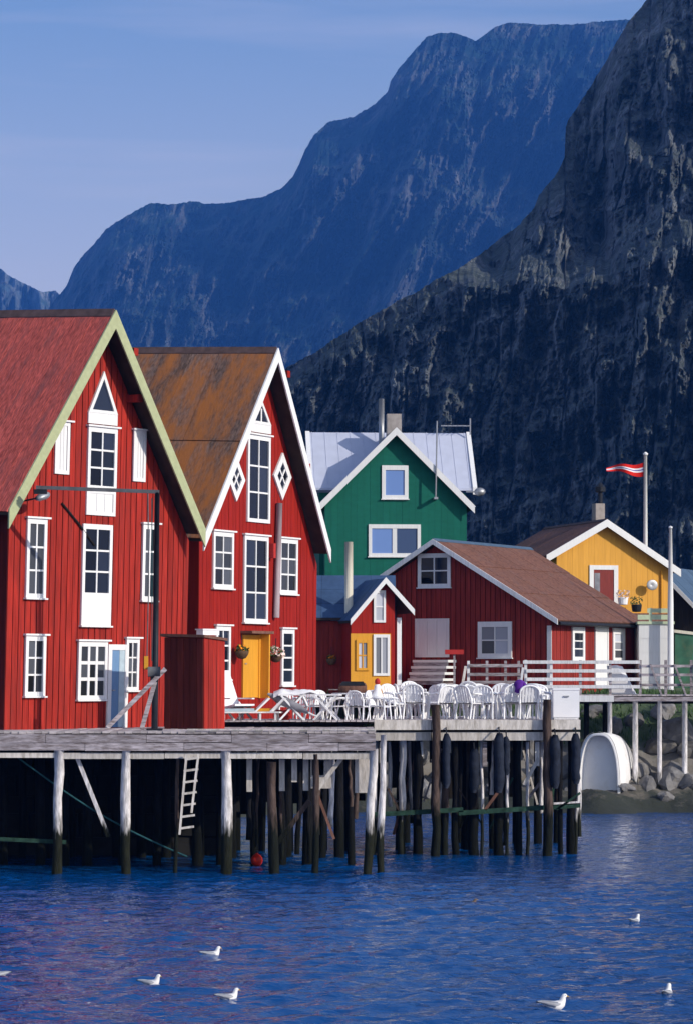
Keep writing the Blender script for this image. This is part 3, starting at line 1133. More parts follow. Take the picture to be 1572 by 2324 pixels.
# ---- two tall red warehouses
DECK = 3.60
H1 = House('red_warehouse', 'tall weathered red warehouse at the left edge with pale green rake boards', -8.90, 80.0, DECK, R(54), 0.035, 'warehouse', 'tall red gabled warehouses')
W1 = 7.47
a1 = H1.uz(260, 707, 0.6)
l1 = H1.uz(17, 1160, 0.6)
r1 = H1.uz(463, 1205, 0.6)
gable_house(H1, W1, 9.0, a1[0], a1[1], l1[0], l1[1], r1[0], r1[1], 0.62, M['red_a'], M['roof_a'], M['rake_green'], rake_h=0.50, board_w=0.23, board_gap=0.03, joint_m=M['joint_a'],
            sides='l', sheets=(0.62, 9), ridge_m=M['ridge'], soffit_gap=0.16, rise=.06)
H2 = House('red_warehouse', 'bright red warehouse with white rake boards and diamond windows beside the terrace', -4.26, 88.0, DECK, R(64), 0.02, 'warehouse', 'tall red gabled warehouses')
W2 = 7.5
a2 = H2.uz(628, 793, 0.52)
l2 = H2.uz(459, 1221, 0.52)
r2 = H2.uz(747, 1250, 0.52)
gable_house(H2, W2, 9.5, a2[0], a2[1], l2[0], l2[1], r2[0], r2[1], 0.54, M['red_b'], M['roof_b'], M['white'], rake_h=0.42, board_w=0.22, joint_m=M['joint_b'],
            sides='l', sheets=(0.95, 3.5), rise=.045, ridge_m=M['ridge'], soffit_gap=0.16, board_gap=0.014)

# purlin ends showing under the right-hand overhangs
for h, spots in ((H1, ((287, 800), (297, 905), (345, 975))), (H2, ((632, 850), (633, 905), (678, 1060)))):
    for (px, row) in spots:
        u, z = h.uz(px, row, 0.1)
        h.put('purlin', MB().box(u - .09, u + .09, -0.45, 0, z - .10, z + .10), M['red_a'] if h is H1 else M['red_b'])


def blank_panel(h, x0, y0, x1, y1, name='shutter', m='white', hood=True):
    xm, ym = (x0 + x1) / 2, (y0 + y1) / 2
    u0, u1 = h.uz(x0, ym, 0.06)[0], h.uz(x1, ym, 0.06)[0]
    z0, z1 = h.uz(xm, y1, 0.06)[1], h.uz(xm, y0, 0.06)[1]
    f = 0.10
    c = MB()
    c.box(u0, u0 + f, -0.075, -0.026, z0, z1)
    c.box(u1 - f, u1, -0.075, -0.026, z0, z1)
    c.box(u0 + f, u1 - f, -0.071, -0.026, z1 - f, z1)
    c.box(u0 + f, u1 - f, -0.071, -0.026, z0, z0 + f)
    w = h.put(name, c, M[m])
    nb = 3
    for i in range(nb):
        a = u0 + f + (u1 - u0 - 2 * f) * i / nb
        b = u0 + f + (u1 - u0 - 2 * f) * (i + 1) / nb - 0.012
        h.put('shutter_board', MB().box(a, b, -0.055, -0.03, z0 + f, z1 - f), M[m], w)
    if hood:
        h.put('window_hood', MB().box(u0 - 0.06, u1 + 0.12, -0.13, -0.026, z1 + 0.003, z1 + 0.05), M[m], w)
    return w


# warehouse one openings
win_px(H1, 200, 970, 266, 1112, cols=2, rows=3, hood=True, sill=False)
u0, zz = H1.uz(201, 968, .08)
u1, zt = H1.uz(268, 935, .08)
pointed_top(H1, u0, u1, H1.uz(235, 968, .08)[1], H1.uz(235, 938, .08)[1], H1.uz(238, 842, .08)[1])
blank_panel(H1, 196, 1112, 262, 1170, 'hatch', hood=False)
blank_panel(H1, 125, 957, 158, 1076)
blank_panel(H1, 303, 977, 331, 1093)
win_px(H1, 61, 1177, 106, 1357, glass='glass_mid')
win_px(H1, 187, 1190, 254, 1420, blank=0.88, hood=False)
win_px(H1, 324, 1190, 358, 1363, glass='glass_mid')
win_px(H1, 58, 1443, 104, 1580, glass='glass_mid')
win_px(H1, 178, 1456, 244, 1588, cols=3, rows=3, mw=0.09, glass='glass_mid')
win_px(H1, 287, 1450, 316, 1567, cols=2, rows=3, fw=0.09, mw=0.04, glass='glass_mid')


def door_px(h, x0, y0, x1, base_row, leaf, frame='white', fw=0.12, name='door', panels=None):
    xm = (x0 + x1) / 2
    u0, u1 = h.uz(x0, (y0 + base_row) / 2, 0.06)[0], h.uz(x1, (y0 + base_row) / 2, 0.06)[0]
    z1 = h.uz(xm, y0, 0.06)[1]
    z0 = max(h.uz(xm, base_row, 0.06)[1], 0.0)
    f = MB()
    f.box(u0, u0 + fw, -0.08, -0.026, z0, z1)
    f.box(u1 - fw, u1, -0.08, -0.026, z0, z1)
    f.box(u0 + fw, u1 - fw, -0.076, -0.026, z1 - fw, z1)
    d = h.put(name, f, M[frame])
    h.put('door_leaf', MB().box(u0 + fw, u1 - fw, -0.05, -0.028, z0 + 0.02, z1 - fw), M[leaf], d)
    hz = z0 + 1.0
    h.put('handle', MB().box(u0 + fw + 0.05, u0 + fw + 0.17, -0.075, -0.05, hz, hz + 0.035), M['metal'], d)
    return d, (u0, u1, z0, z1)


d1, (u0, u1, z0, z1) = door_px(H1, 244, 1463, 290, 1656, 'door_blue', fw=0.15)
# lighter fixed side panel of the blue door
H1.put('side_light', MB().box(u1 - 0.15 - 0.22, u1 - 0.15, -0.06, -0.0505, z0 + 0.02, z1 - 0.15), M['cloth_blue'], d1)

# warehouse two openings
win_px(H2, 563, 988, 614, 1186, hood=True, sill=False)
u0, _ = H2.uz(572, 985, .08)
u1, _ = H2.uz(616, 985, .08)
pointed_top(H2, u0, u1, H2.uz(590, 986, .08)[1], H2.uz(590, 962, .08)[1], H2.uz(596, 908, .08)[1], True)


def diamond(h, cx, cy, hw, hh):
    u, z = h.uz(cx, cy, .08)
    a = abs(h.uz(cx + hw, cy, .08)[0] - u)
    b = abs(h.uz(cx, cy - hh, .08)[1] - z)
    out = [(u - a, z), (u, z - b), (u + a, z), (u, z + b)]
    s = 0.60
    inn = [(u + (x - u) * s, z + (q - z) * s) for x, q in out]
    f = MB()
    for i in range(4):
        j = (i + 1) % 4
        f.prism([out[i], out[j], inn[j], inn[i]], -0.085, -0.026)
    w = h.put('diamond_window', f, M['white'])
    bars = MB()
    mid = [((inn[i][0] + inn[(i + 1) % 4][0]) / 2, (inn[i][1] + inn[(i + 1) % 4][1]) / 2) for i in range(4)]
    bars.bar((mid[0][0], -0.055, mid[0][1]), (mid[2][0], -0.055, mid[2][1]), 0.055, 0.03, up=(0, 1, 0))
    bars.bar((mid[1][0], -0.052, mid[1][1]), (mid[3][0], -0.052, mid[3][1]), 0.055, 0.03, up=(0, 1, 0))
    h.put('glazing_bars', bars, M['white'], w)
    c = (u, z)
    for i in range(4):
        h.put('pane', MB().prism([inn[i], mid[i], c, mid[i - 1]], -0.042, -0.034), M['glass'], w)
    return w


diamond(H2, 538, 1088, 19, 50)
diamond(H2, 642, 1081, 20, 54)
win_px(H2, 485, 1207, 531, 1335, glass='glass_mid')
win_px(H2, 555, 1216, 609, 1413)
win_px(H2, 635, 1223, 676, 1348, glass='glass_mid')
win_px(H2, 491, 1421, 524, 1542)
win_px(H2, 640, 1428, 668, 1556, cols=1, rows=4)
# ochre door set in a deep surround
dd, (u0, u1, z0, z1) = door_px(H2, 551, 1441, 590, 1585, 'ochre', 'ochre', fw=0.08)
H2.put('jamb', MB().box(u1, u1 + 0.07, -0.36, -0.026, z0, z1 + 0.03), M['ochre'], dd)
H2.put('door_hood', MB().box(u0 - 0.1, u1 + 0.2, -0.42, -0.026, z1 + 0.033, z1 + 0.11), M['rust_wood'], dd)
# grey pipe down the front
ua_, za_ = H2.uz(634, 1142, .12)
ub_, zb_ = H2.uz(627, 1402, .12)
H2.put('downpipe', MB().tube([(ua_, -0.12, za_), (ub_, -0.12, zb_)], 0.095, 10), M['pipe_grey'], smooth=True)
u, z = H2.uz(617, 1250, .1)
H2.put('wall_lamp', MB().box(u - .07, u + .07, -0.2, -0.03, z - .22, z + .22), M['red_cloth'])

# ---- the small shed in front of warehouse two
SH = House('shed', 'small red board shed with a dark shaded side standing on the pier', at(462, 1655, 81.3).x, 81.3, DECK, R(60), 0.0, 'shed')
Wd, Dp, Ht = 1.02, 1.22, 2.42
SH.put('wall', MB().box(0, Wd, 0, Dp, -0.02, Ht), M['red_a'])
for i in range(5):
    a = Wd * i / 5
    SH.put('board', MB().box(a + .005, a + Wd / 5 - .005, -0.022 - .004 * (i % 2), -0.001, -0.02, Ht - .01), M['red_a'])
for i in range(6):
    a = Dp * i / 6
    SH.put('board', MB().box(-0.022 - .006 * (i % 2), -0.001, a + .008, a + Dp / 6 - .008, -0.02, Ht - .01), M['red_old_shaded'])
SH.put('roof', MB().hexa([(-.08, -.08, Ht), (Wd + .06, -.08, Ht - .08), (Wd + .06, Dp + .1, Ht - .08), (-.08, Dp + .1, Ht + .04),
                          (-.08, -.08, Ht + .07), (Wd + .06, -.08, Ht - .01), (Wd + .06, Dp + .1, Ht - .01), (-.08, Dp + .1, Ht + .11)]), M['rust_wood'])
pp = at(472, 1452, 82.2)
bx = thing('storage_box', 'white storage box with a lid lying on top of the small red shed', 'box', (pp.x, pp.y, DECK + Ht + .075), R(50))
obj('body', MB().box(-.32, .32, -.12, .12, 0, .13), M['plastic'], bx)
obj('lid', MB().box(-.35, .35, -.14, .14, .131, .165), M['plastic'], bx)

# ---- green house: main block with its ridge across the view, cross gable towards the camera
YG = 140.0
pl, pr = at(737, 1140, YG), at(1059, 1140, YG)
GB = 5.0
GH = House('green_house', 'dark green house with a pale blue metal roof and a chimney', pl.x, YG, GB, R(4), 0, 'house')
WG = (pr.x - pl.x) / math.cos(R(4))
ag = GH.uz(899, 972, .35)
lg = GH.uz(722, 1147, .35)
rg2 = GH.uz(1076, 1150, .35)
gable_house(GH, WG, 7.0, ag[0], ag[1], lg[0], lg[1], rg2[0], rg2[1], 0.40, M['green'], M['roof_blue'], M['white'], rake_h=0.36, board_w=0.30,
            sides='lr', sheets=(1.2, 5.0), soffit_gap=0.2, board_gap=0.004, zbot=-0.5)
# main block roof behind: ridge along x
e0, r0 = GH.uz(709, 1105, 0), GH.uz(709, 980, -3.2)
ux0, ux1 = GH.uz(708, 1040, -1.5)[0], GH.uz(1067, 1040, -1.5)[0]
ze, zr = GH.uz(709, 1107, -.6)[1], GH.uz(709, 981, -3.4)[1]
mr = MB()
mr.hexa([(ux0, .6, ze - .1), (ux1, .6, ze - .1), (ux1, 3.4, zr - .1), (ux0, 3.4, zr - .1), (ux0, .6, ze), (ux1, .6, ze), (ux1, 3.4, zr), (ux0, 3.4, zr)])
mr.hexa([(ux0, 3.41, zr - .1), (ux1, 3.41, zr - .1), (ux1, 6.6, ze - .1), (ux0, 6.6, ze - .1), (ux0, 3.41, zr), (ux1, 3.41, zr), (ux1, 6.6, ze), (ux0, 6.6, ze)])
mroof = GH.put('main_roof', mr, M['roof_blue'])
nsh = 12
for i in range(nsh + 1):
    xa = ux0 + .1 + (ux1 - ux0 - .2) * i / nsh
    GH.put('standing_seam', MB().hexa([(xa - .012, .6, ze + .001), (xa + .012, .6, ze + .001), (xa + .012, 3.4, zr + .001), (xa - .012, 3.4, zr + .001),
                                       (xa - .012, .6, ze + .022), (xa + .012, .6, ze + .022), (xa + .012, 3.4, zr + .022), (xa - .012, 3.4, zr + .022)]), M['roof_blue'], mroof)
for (xa, xb) in ((ux0 - .2, ux0 - .003), (ux1 + .003, ux1 + .2)):
    GH.put('rake_board', MB().hexa([(xa, .55, ze - .28), (xb, .55, ze - .28), (xb, 3.4, zr - .28), (xa, 3.4, zr - .28),
                                    (xa, .55, ze + .06), (xb, .55, ze + .06), (xb, 3.4, zr + .06), (xa, 3.4, zr + .06)]), M['white'], mroof)
GH.put('side_wall', MB().prism([(ux0 + .3, -0.5), (ux1 - .3, -0.5), (ux1 - .3, ze - .2), (ux0 + .3, ze - .2)], .9, 6.4), M['green'])
win_px(GH, 866, 1056, 926, 1132, cols=1, rows=1, fw=0.17, glass='glass_blue', hood=False)
win_px(GH, 836, 1190, 954, 1263, cols=2, rows=1, fw=0.15, mw=0.2, glass='glass_blue', hood=False)
# chimney, flue, aerials, dish
cu, cz = GH.uz(893, 940, -1.6)
GH.put('chimney', MB().box(cu - .33, cu + .33, 1.3, 1.9, ag[1] - .7, cz), M['mortar'])
fu, fz = GH.uz(865, 905, -2.6)
GH.put('flue', MB().tube([(fu, 2.6, zr - .7), (fu, 2.6, fz)], 0.13, 10), M['metal'], smooth=True)
mu_, mz = GH.uz(991, 955, .5)
_, mzb = GH.uz(986, 1130, .5)
GH.put('aerial_mast', MB().tube([(mu_ - .06, -0.5, mzb), (mu_, -0.5, mz)], 0.035, 6), M['metal'])
GH.put('mast_bracket', MB().box(mu_ - .13, mu_ + .04, -0.55, -.03, mzb - .06, mzb + .04), M['metal'])
au0, az = GH.uz(1000, 966, -3.0)
au1, _ = GH.uz(1066, 966, -3.0)
ant = MB().tube([(au0, 3.0, az), (au1, 3.0, az)], 0.03, 6)
ant.tube([(au1, 3.0, zr - .1), (au1, 3.0, az + .35)], 0.035, 6)
for k in range(6):
    xx = au0 + (au1 - au0) * k / 6 + .1
    ant.tube([(xx, 2.75, az), (xx, 3.25, az)], 0.018, 5)
GH.put('aerial', ant, M['metal'])
du_, dz_ = GH.uz(1088, 1116, -.2)
dm = MB().lathe([(0.02, 0.10), (0.16, 0.06), (0.26, -0.02), (0.24, -.04), (0.02, 0.05)], 14)
dm.v = [(du_ + x, 0.2 - z * 1.0, dz_ + y * .75) for x, y, z in dm.v]
GH.put('satellite_dish', dm, M['metal'], smooth=True)
GH.put('dish_arm', MB().tube([(WG, .3, dz_), (du_, .25, dz_)], 0.03, 6), M['metal'])

# ---- long dark red barn (gable turned to the left, lit side wall on the right)
BB = 4.2
BR_TH = R(-27)
bx0 = at(1250, 1500, 122.0)
wb_ = 10.5
BX, BY = bx0.x - wb_ * math.cos(BR_TH), 122.0 - wb_ * math.sin(BR_TH)
BN = House('barn', 'low brownish red boathouse with a rusty brown roof behind the white chairs', BX, BY, BB, BR_TH, 0, 'barn')
ab = BN.uz(983, 1226, .35)
rb_ = BN.uz(1266, 1408, .35)
lb_ = (2 * ab[0] - rb_[0], rb_[1])
LB = 9.0
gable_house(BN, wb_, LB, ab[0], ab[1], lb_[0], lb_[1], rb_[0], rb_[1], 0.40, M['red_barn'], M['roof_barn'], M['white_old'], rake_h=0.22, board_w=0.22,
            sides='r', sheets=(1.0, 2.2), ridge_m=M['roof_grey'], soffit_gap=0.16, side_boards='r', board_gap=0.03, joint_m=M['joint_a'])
win_px(BN, 947, 1256, 1021, 1333, cols=2, rows=2, fw=0.14, hood=False)
win_px(BN, 1083, 1411, 1160, 1493, cols=2, rows=2, fw=0.17, glass='glass_light', hood=False)
blank_panel(BN, 941, 1404, 1018, 1492, 'hatch', 'white', hood=False)
BN.put('corner_board', MB().box(wb_ - .16, wb_ + .03, -0.06, -.03, -0.1, rb_[1] - .2), M['white'])
BN.put('gutter', MB().tube([(rb_[0] + .02, -.3, rb_[1] - .12), (rb_[0] + .02, LB + .3, rb_[1] - .12)], 0.07, 8), M['black_metal'], smooth=True)


class SideFrame:
    """frame of the barn's right-hand side wall, for windows there"""

    def __init__(self, h, W):
        self.th, self.base, self.k = h.th + R(90), h.base, 0
        self.o = h.o + h.t * W
        self.t = h.b.copy()
        self.b = -h.t
        self.h, self.W = h, W
        self.root = h.root

    uz = House.uz

    def put(self, name, mb, m, parent=None, smooth=False, loc=None):
        par = parent or self.root
        cv = lambda p: (self.W - p[1], p[0], p[2])
        if isinstance(mb, MB):
            mb.v = [cv(p) for p in mb.v]
            return obj(name, mb, m, par, smooth=smooth)
        me = mb
        if not me.get('turned'):
            for v in me.vertices:
                v.co = Vector((-v.co.y, v.co.x, v.co.z))
            me['turned'] = 1
        return obj(name, me, m, par, loc=(self.W - loc[1], loc[0], loc[2]), smooth=smooth)


BS = SideFrame(BN, wb_)
win_px(BS, 1299, 1423, 1327, 1502, cols=1, rows=3, fw=0.2, hood=False)
win_px(BS, 1391, 1426, 1418, 1504, cols=1, rows=3, fw=0.2, hood=False, glass='glass_light')
door_px(BS, 1350, 1420, 1380, 1562, 'white', 'white')
# loading steps below the hatch
u0, zt = BN.uz(938, 1494, .8)
u1, zb = BN.uz(1018, 1550, .8)
st = thing('loading_steps', 'grey wooden steps below the white barn hatch', 'steps', BN.o + BN.t * u0 - BN.b * .9, BN.th)
for k in range(4):
    zz = zt - (zt - zb) * (k + .5) / 4
    obj('tread', MB().box(0, u1 - u0, -.32 * k * .5, .8 - .05 * k, zz - .05, zz + .05), M['white'], st)
    obj('riser', MB().box(.02, u1 - u0 - .02, .03 - .16 * k, .06 - .16 * k, zz - .20, zz - .051), M['grey_wood'], st)
for xx in (0.05, u1 - u0 - .13):
    obj('stringer', MB().box(xx, xx + .08, -.5, .7, zb - .5, zb), M['grey_wood'], st)

# ---- cottage with porch
CB = 4.2
cl = at(690, 1500, 121.5)
cr_ = at(893, 1500, 121.5)
CT = House('cottage', 'small red cottage with dark blue roof and a yellow panelled porch', cl.x, 121.5, CB, 0, 0, 'cottage')
cw = cr_.x - cl.x
eu, cez = CT.uz(700, 1402, .3)
_, crz = CT.uz(700, 1308, -1.8)
wlc = CT.put('wall', MB().box(0, cw, 0, 3.6, -0.3, cez - .12), M['red_barn'])
nb = int(cw / .19)
for i in range(nb):
    CT.put('board', MB().box(cw * i / nb + .012, cw * (i + 1) / nb - .012, -.024 - .006 * (i % 2), -.001, -.3, cez - .14), M['red_barn'], wlc)
rf_ = MB().hexa([(-.3, -.3, cez - .1), (cw + .1, -.3, cez - .1), (cw + .1, 1.8, crz - .1), (-.3, 1.8, crz - .1), (-.3, -.3, cez), (cw + .1, -.3, cez), (cw + .1, 1.8, crz), (-.3, 1.8, crz)])
rf_.hexa([(-.3, 1.81, crz - .1), (cw + .1, 1.81, crz - .1), (cw + .1, 3.9, cez - .1), (-.3, 3.9, cez - .1), (-.3, 1.81, crz), (cw + .1, 1.81, crz), (cw + .1, 3.9, cez), (-.3, 3.9, cez)])
rfo = CT.put('roof', rf_, M['soffit'])
for i in range(4):
    for j in range(3):
        xa, xb = -.3 + (cw + .4) * i / 4, -.3 + (cw + .4) * (i + 1) / 4 - .012
        ya, yb = -.32 + 2.12 * j / 3, -.32 + 2.12 * (j + 1) / 3 + .03
        f = lambda y: cez + (crz - cez) * (y + .3) / 2.1
        CT.put('roof_sheet', MB().hexa([(xa, ya, f(ya) + .003), (xb, ya, f(ya) + .003), (xb, yb, f(yb) + .003), (xa, yb, f(yb) + .003),
                                        (xa, ya, f(ya) + .035), (xb, ya, f(ya) + .035), (xb, yb, f(yb) + .015), (xa, yb, f(yb) + .015)]), M['roof_slate'], rfo)
pu, pz = CT.uz(791, 1230, .25)
_, pzb = CT.uz(791, 1392, .25)
CT.put('chimney_pipe', MB().tube([(pu, -.22, pzb), (pu, -.22, pz)], 0.165, 12), M['cream'], smooth=True)
# porch
PTH = R(14)
ppl = at(796, 1500, 120.0)
PO = House.__new__(House)
PO.th, PO.base, PO.k = PTH, CB, 0.0
PO.o = Vector((ppl.x, 120.0, CB))
PO.t = Vector((math.cos(PTH), math.sin(PTH), 0))
PO.b = Vector((-math.sin(PTH), math.cos(PTH), 0))
pe = bpy.data.objects.new('porch', None)
C.objects.link(pe)
pe.parent = CT.root
pe.location = PO.o - CT.o
pe.rotation_euler = (0, 0, PTH)
PO.root = pe


def porch_put(name, mb, m, parent=None, smooth=False, loc=None):
    if loc is None:
        return obj(name, mb, m, pe, smooth=smooth)
    return obj(name, mb, m, pe, loc=loc, smooth=smooth)


PO.put = porch_put
pw_ = PO.uz(895, 1480, 0)[0]
ap = PO.uz(874, 1313, .3)
lp = PO.uz(794, 1408, .3)
rp = PO.uz(939, 1386, .3)
gable_house(PO, pw_, 2.2, ap[0], ap[1], lp[0], lp[1], rp[0], rp[1], 0.34, M['red_b'], M['roof_slate'], M['white'], rake_h=0.24, board_w=0.22,
            sides='lr', sheets=(1.1, 2.0), soffit_gap=0.12, board_gap=0.006, bo=0.6)
u0, _ = PO.uz(795, 1500, .05)
u1, _ = PO.uz(886, 1500, .05)
z1 = PO.uz(840, 1438, .05)[1]
um, _ = PO.uz(846, 1500, .05)
porch_put('panelling', MB().box(u0 + .01, u1, -.055, -.027, -.1, z1), M['ochre'])
for (xa, xb, ya, yb, c_, gl, fr) in ((808, 838, 1452, 1522, 2, 'glass_light', 'ochre'), (847, 884, 1440, 1534, 2, 'glass_light', 'white')):
    PO.put = porch_put
    w0, w1 = PO.uz(xa, 1490, .1)[0], PO.uz(xb, 1490, .1)[0]
    window(PO, w0, w1, PO.uz(xa, yb, .1)[1], PO.uz(xa, ya, .1)[1], cols=c_, rows=2 if fr == 'ochre' else 1, m=fr, fw=.10, glass=gl, hood=False, sill=False, y=-.03)
w0, w1 = PO.uz(848, 1360, .1)[0], PO.uz(875, 1360, .1)[0]
window(PO, w0, w1, PO.uz(862, 1413, .1)[1], PO.uz(862, 1340, .1)[1], cols=1, rows=2, fw=.09, hood=False, sill=False, glass='glass_light')
porch_put('corner_post', MB().box(pw_ + .12, pw_ + .30, .1, .25, -.1, PO.uz(908, 1402, 0)[1]), M['white'])

# ---- yellow house
YB = 5.0
yp = at(1262, 1300, 138.0)
YH = House('yellow_house', 'yellow house with white rake boards and a dark red door', yp.x, 138.0, YB, R(16), 0, 'house')
ay = YH.uz(1376, 1181, .35)
ly = YH.uz(1238, 1262, .35)
ry = YH.uz(1543, 1295, .35)
WY = YH.uz(1516, 1350, 0)[0]
gable_house(YH, WY, 7.5, ay[0], ay[1], ly[0], ly[1], ry[0], ry[1], 0.40, M['yellow'], M['roof_barn'], M['white'], rake_h=0.34, board_w=0.26,
            sides='lr', sheets=(1.2, 2.5), soffit_gap=0.2, board_gap=0.004, ridge_m=M['ridge'], zbot=-.6)
dd, (u0, u1, z0, z1) = door_px(YH, 1337, 1283, 1402, 1440, 'door_red', fw=0.2)
YH.put('panel_board', MB().box(u0 + .24, u0 + .5, -.058, -.051, z0 + .2, z1 - .35), M['cloth_grey'], dd)
u, z = YH.uz(1477, 1328, .3)
wv = MB().lathe([(.03, .0), (.2, .02), (.27, .12), (.25, .14), (.03, .05)], 14)
wv.v = [(u + x, -.33 - zz * .8, z + y * .9) for x, y, zz in wv.v]
YH.put('satellite_dish', wv, M['metal'], smooth=True)
YH.put('dish_arm', MB().tube([(u, -.03, z), (u, -.35, z)], .03, 6), M['black_metal'])
u, z = YH.uz(1500, 1300, .05)
YH.put('downpipe', MB().tube([(u, -.08, z + .1), (u, -.08, z - 2.6)], .05, 8), M['ochre'])
u, z = YH.uz(1358, 1148, -2.0)
YH.put('chimney', MB().box(u - .22, u + .22, 1.8, 2.3, ay[1] - .7, z + .1), M['mortar'])
YH.put('chimney_cowl', MB().lathe([(.10, 0), (.10, .5), (.24, .55), (.24, .75), (.05, .95)], 10, (u + .1, 2.05, z + .102)), M['black_metal'])
for (px, row) in ((1440, 1428), (1462, 1425)):
    pass

# ---- house at the right edge (roof and rake only show)
EH = House('grey_roofed_house', 'dark house with blue grey roof at the right edge behind the white pole', at(1415, 1400, 150).x, 152.0, 5.2, R(-20), 0, 'house')
ae = EH.uz(1488, 1283, .3)
re_ = EH.uz(1596, 1395, .3)
WE = re_[0] - .3
gable_house(EH, WE, 8.0, ae[0], ae[1], 2 * ae[0] - re_[0], re_[1], re_[0], re_[1], 0.35, M['dark_wood'], M['roof_grey'], M['white'], rake_h=0.26, board_w=0.25,
            sides='r', sheets=(1.2, 2.5), soffit_gap=0.2, zbot=-.6)

# ---- white shed with a pale green roof terrace rail
WSY = 128.0
pa, pb = at(1449, 1506, WSY), at(1527, 1417, WSY)
WS = thing('white_shed', 'white flat shed with a pale green railing on its roof', 'shed', (pa.x, WSY, 3.6))
ww = pb.x - pa.x
hz = pb.z - 3.6
obj('wall', MB().box(0, ww, 0, 2.4, 0, hz), M['white'], WS)
nb = 6
for i in range(nb):
    obj('board', MB().box(.005, ww - .005, -.02 - .004 * (i % 2), -.001, (hz - .9) * 0 + hz * i / nb + .006, hz * (i + 1) / nb - .006), M['white'], WS)
obj('roof_edge', MB().box(-.06, ww + .05, -.09, 2.5, hz + .003, hz + .12), M['rail_green'], WS)
for k, (row, t) in enumerate(((1386, .09), (1401, .10))):
    z = at(1500, row, WSY).z - 3.6
    obj('rail', MB().box(.35 if k == 0 else -.05, ww - .12, -.05, 0.0, z - t, z + t), M['rail_green'], WS)
for xx in (.42, ww - .12):
    obj('rail_post', MB().box(xx, xx + .12, -.052, .06, hz + .121, at(1500, 1380, WSY).z - 3.6), M['rail_green'], WS)

# pole beside the shed, flagpole and pennant
p = at(1521, 1200, 127.6)
mp_ = thing('white_pole', 'slim white pole rising beside the white shed in front of the yellow house', 'pole', (p.x, 127.6, 3.8))
obj('shaft', MB().tube([(0, 0, 0), (0, 0, 4.2), (0.0, 0, p.z - 3.8)], [.13, .12, .06], 10), M['white'], mp_, smooth=True)
obj('cap', MB().lathe([(.02, 0), (.08, .02), (.08, .08), (.02, .12)], 8, (0, 0, p.z - 3.8)), M['white'], mp_)
FY = 146.0
p = at(1464, 1035, FY)
fp = thing('flagpole', 'tall white flagpole behind the yellow house flying a red and white pennant', 'flagpole', (p.x, FY, 5.2))
obj('shaft', MB().tube([(0, 0, 0), (0, 0, p.z - 5.2)], [.14, .075], 10), M['white'], fp, smooth=True)
obj('finial', MB().lathe([(.03, 0), (.11, .05), (.12, .12), (.03, .2)], 10, (0, 0, p.z - 5.2)), M['white'], fp, smooth=True)
fl = thing('pennant', 'long tapering red and white pennant blowing left from the flagpole', 'flag', at(1463, 1050, FY) + Vector((-.08, 0, 0)))
nseg = 26
LEN = (1467 - 1383) * FY / FPX


def flag_pt(s, v):
    hgt = .66 * (1 - s) + .16 * s
    x = -LEN * s
    y = .13 * math.sin(s * 9 + v) * s ** .5
    z = -.36 * s - .06 * math.sin(s * 7.5) - (v * hgt) + .17 * s
    return (x, y, z)


bands = ((0, .32, 'flag_red'), (.32, .45, 'flag_white'), (.45, .53, 'flag_blue'), (.53, .66, 'flag_white'), (.66, 1, 'flag_red'))
for (a, b, m_) in bands:
    f = MB()
    for i in range(nseg):
        s0, s1 = i / nseg, (i + 1) / nseg
        q = [flag_pt(s0, a), flag_pt(s1, a), flag_pt(s1, b), flag_pt(s0, b)]
        f.hexa([(x, y - .006, z) for x, y, z in q] + [(x, y + .006, z) for x, y, z in q])
    obj('stripe', f, M[m_], fl)


# ================================================================== PIERS
# ---- left pier
YA = 78.0
PA = thing('timber_pier', 'long grey timber pier under the two tall red warehouses', 'pier', (0, 0, 0), group='timber piers over the water')
XR = at(852, 1660, YA).x
XL = -10.2
pm_ = MB().box(-.092, .092, 0, 7.2, -.055, 0)
pme = pm_.mesh('deck_plank', M['deck_wood'])
npl = int((XR - XL) / .19)
rp_ = random.Random(2)
for i in range(npl):
    obj('deck_plank', pme, None, PA, loc=(XL + (XR - XL) * (i + .5) / npl, YA + rp_.uniform(-.02, .03), DECK + rp_.uniform(-.006, .006)))
obj('deck', MB().box(-30, XL - .01, YA, 85.2, DECK - .06, DECK), M['deck_wood'], PA)
obj('deck', MB().add([(-30, 85.21, DECK - .08), (XR - .4, 85.21, DECK - .08), (XR - .4, 92, DECK - .08), (-2.2, 98, DECK - .08), (-30, 104, DECK - .08),
                      (-30, 85.21, DECK), (XR - .4, 85.21, DECK), (XR - .4, 92, DECK), (-2.2, 98, DECK), (-30, 104, DECK)],
                     [(4, 3, 2, 1, 0), (5, 6, 7, 8, 9), (0, 1, 6, 5), (1, 2, 7, 6), (2, 3, 8, 7), (3, 4, 9, 8), (4, 0, 5, 9)]), M['deck_wood'], PA)
# fascia boards (two courses with joints) and the pale stringer below
z_top, z_mid, z_bot = at(0, 1667, YA).z, at(0, 1686, YA).z, at(0, 1704, YA).z
joints = [-30, -7.6, -5.05, -2.9, -.95, XR]
for c, (za, zb) in enumerate(((z_mid + .008, z_top), (z_bot, z_mid - .008))):
    js = joints if c == 0 else [-30, -6.6, -4.1, -2.0, -.2, XR]
    for i in range(len(js) - 1):
        o_ = rp_.uniform(-.012, .012)
        obj('fascia_board', MB().box(js[i] + .006, js[i + 1] - .006, YA - .10 + o_, YA - .03, za + rp_.uniform(-.01, .01), zb + rp_.uniform(-.012, .012)), M['grey_wood'], PA)
zs0, zs1 = at(0, 1722, YA).z, at(0, 1709, YA).z
js = [-30, -7.2, -4.6, -3.1, -1.1, at(840, 1700, YA).x]
for i in range(len(js) - 1):
    obj('stringer', MB().box(js[i] + .01, js[i + 1] - .01, YA - .02, YA + .16, zs0 + rp_.uniform(-.02, .02), zs1), M['pale_wood'], PA)
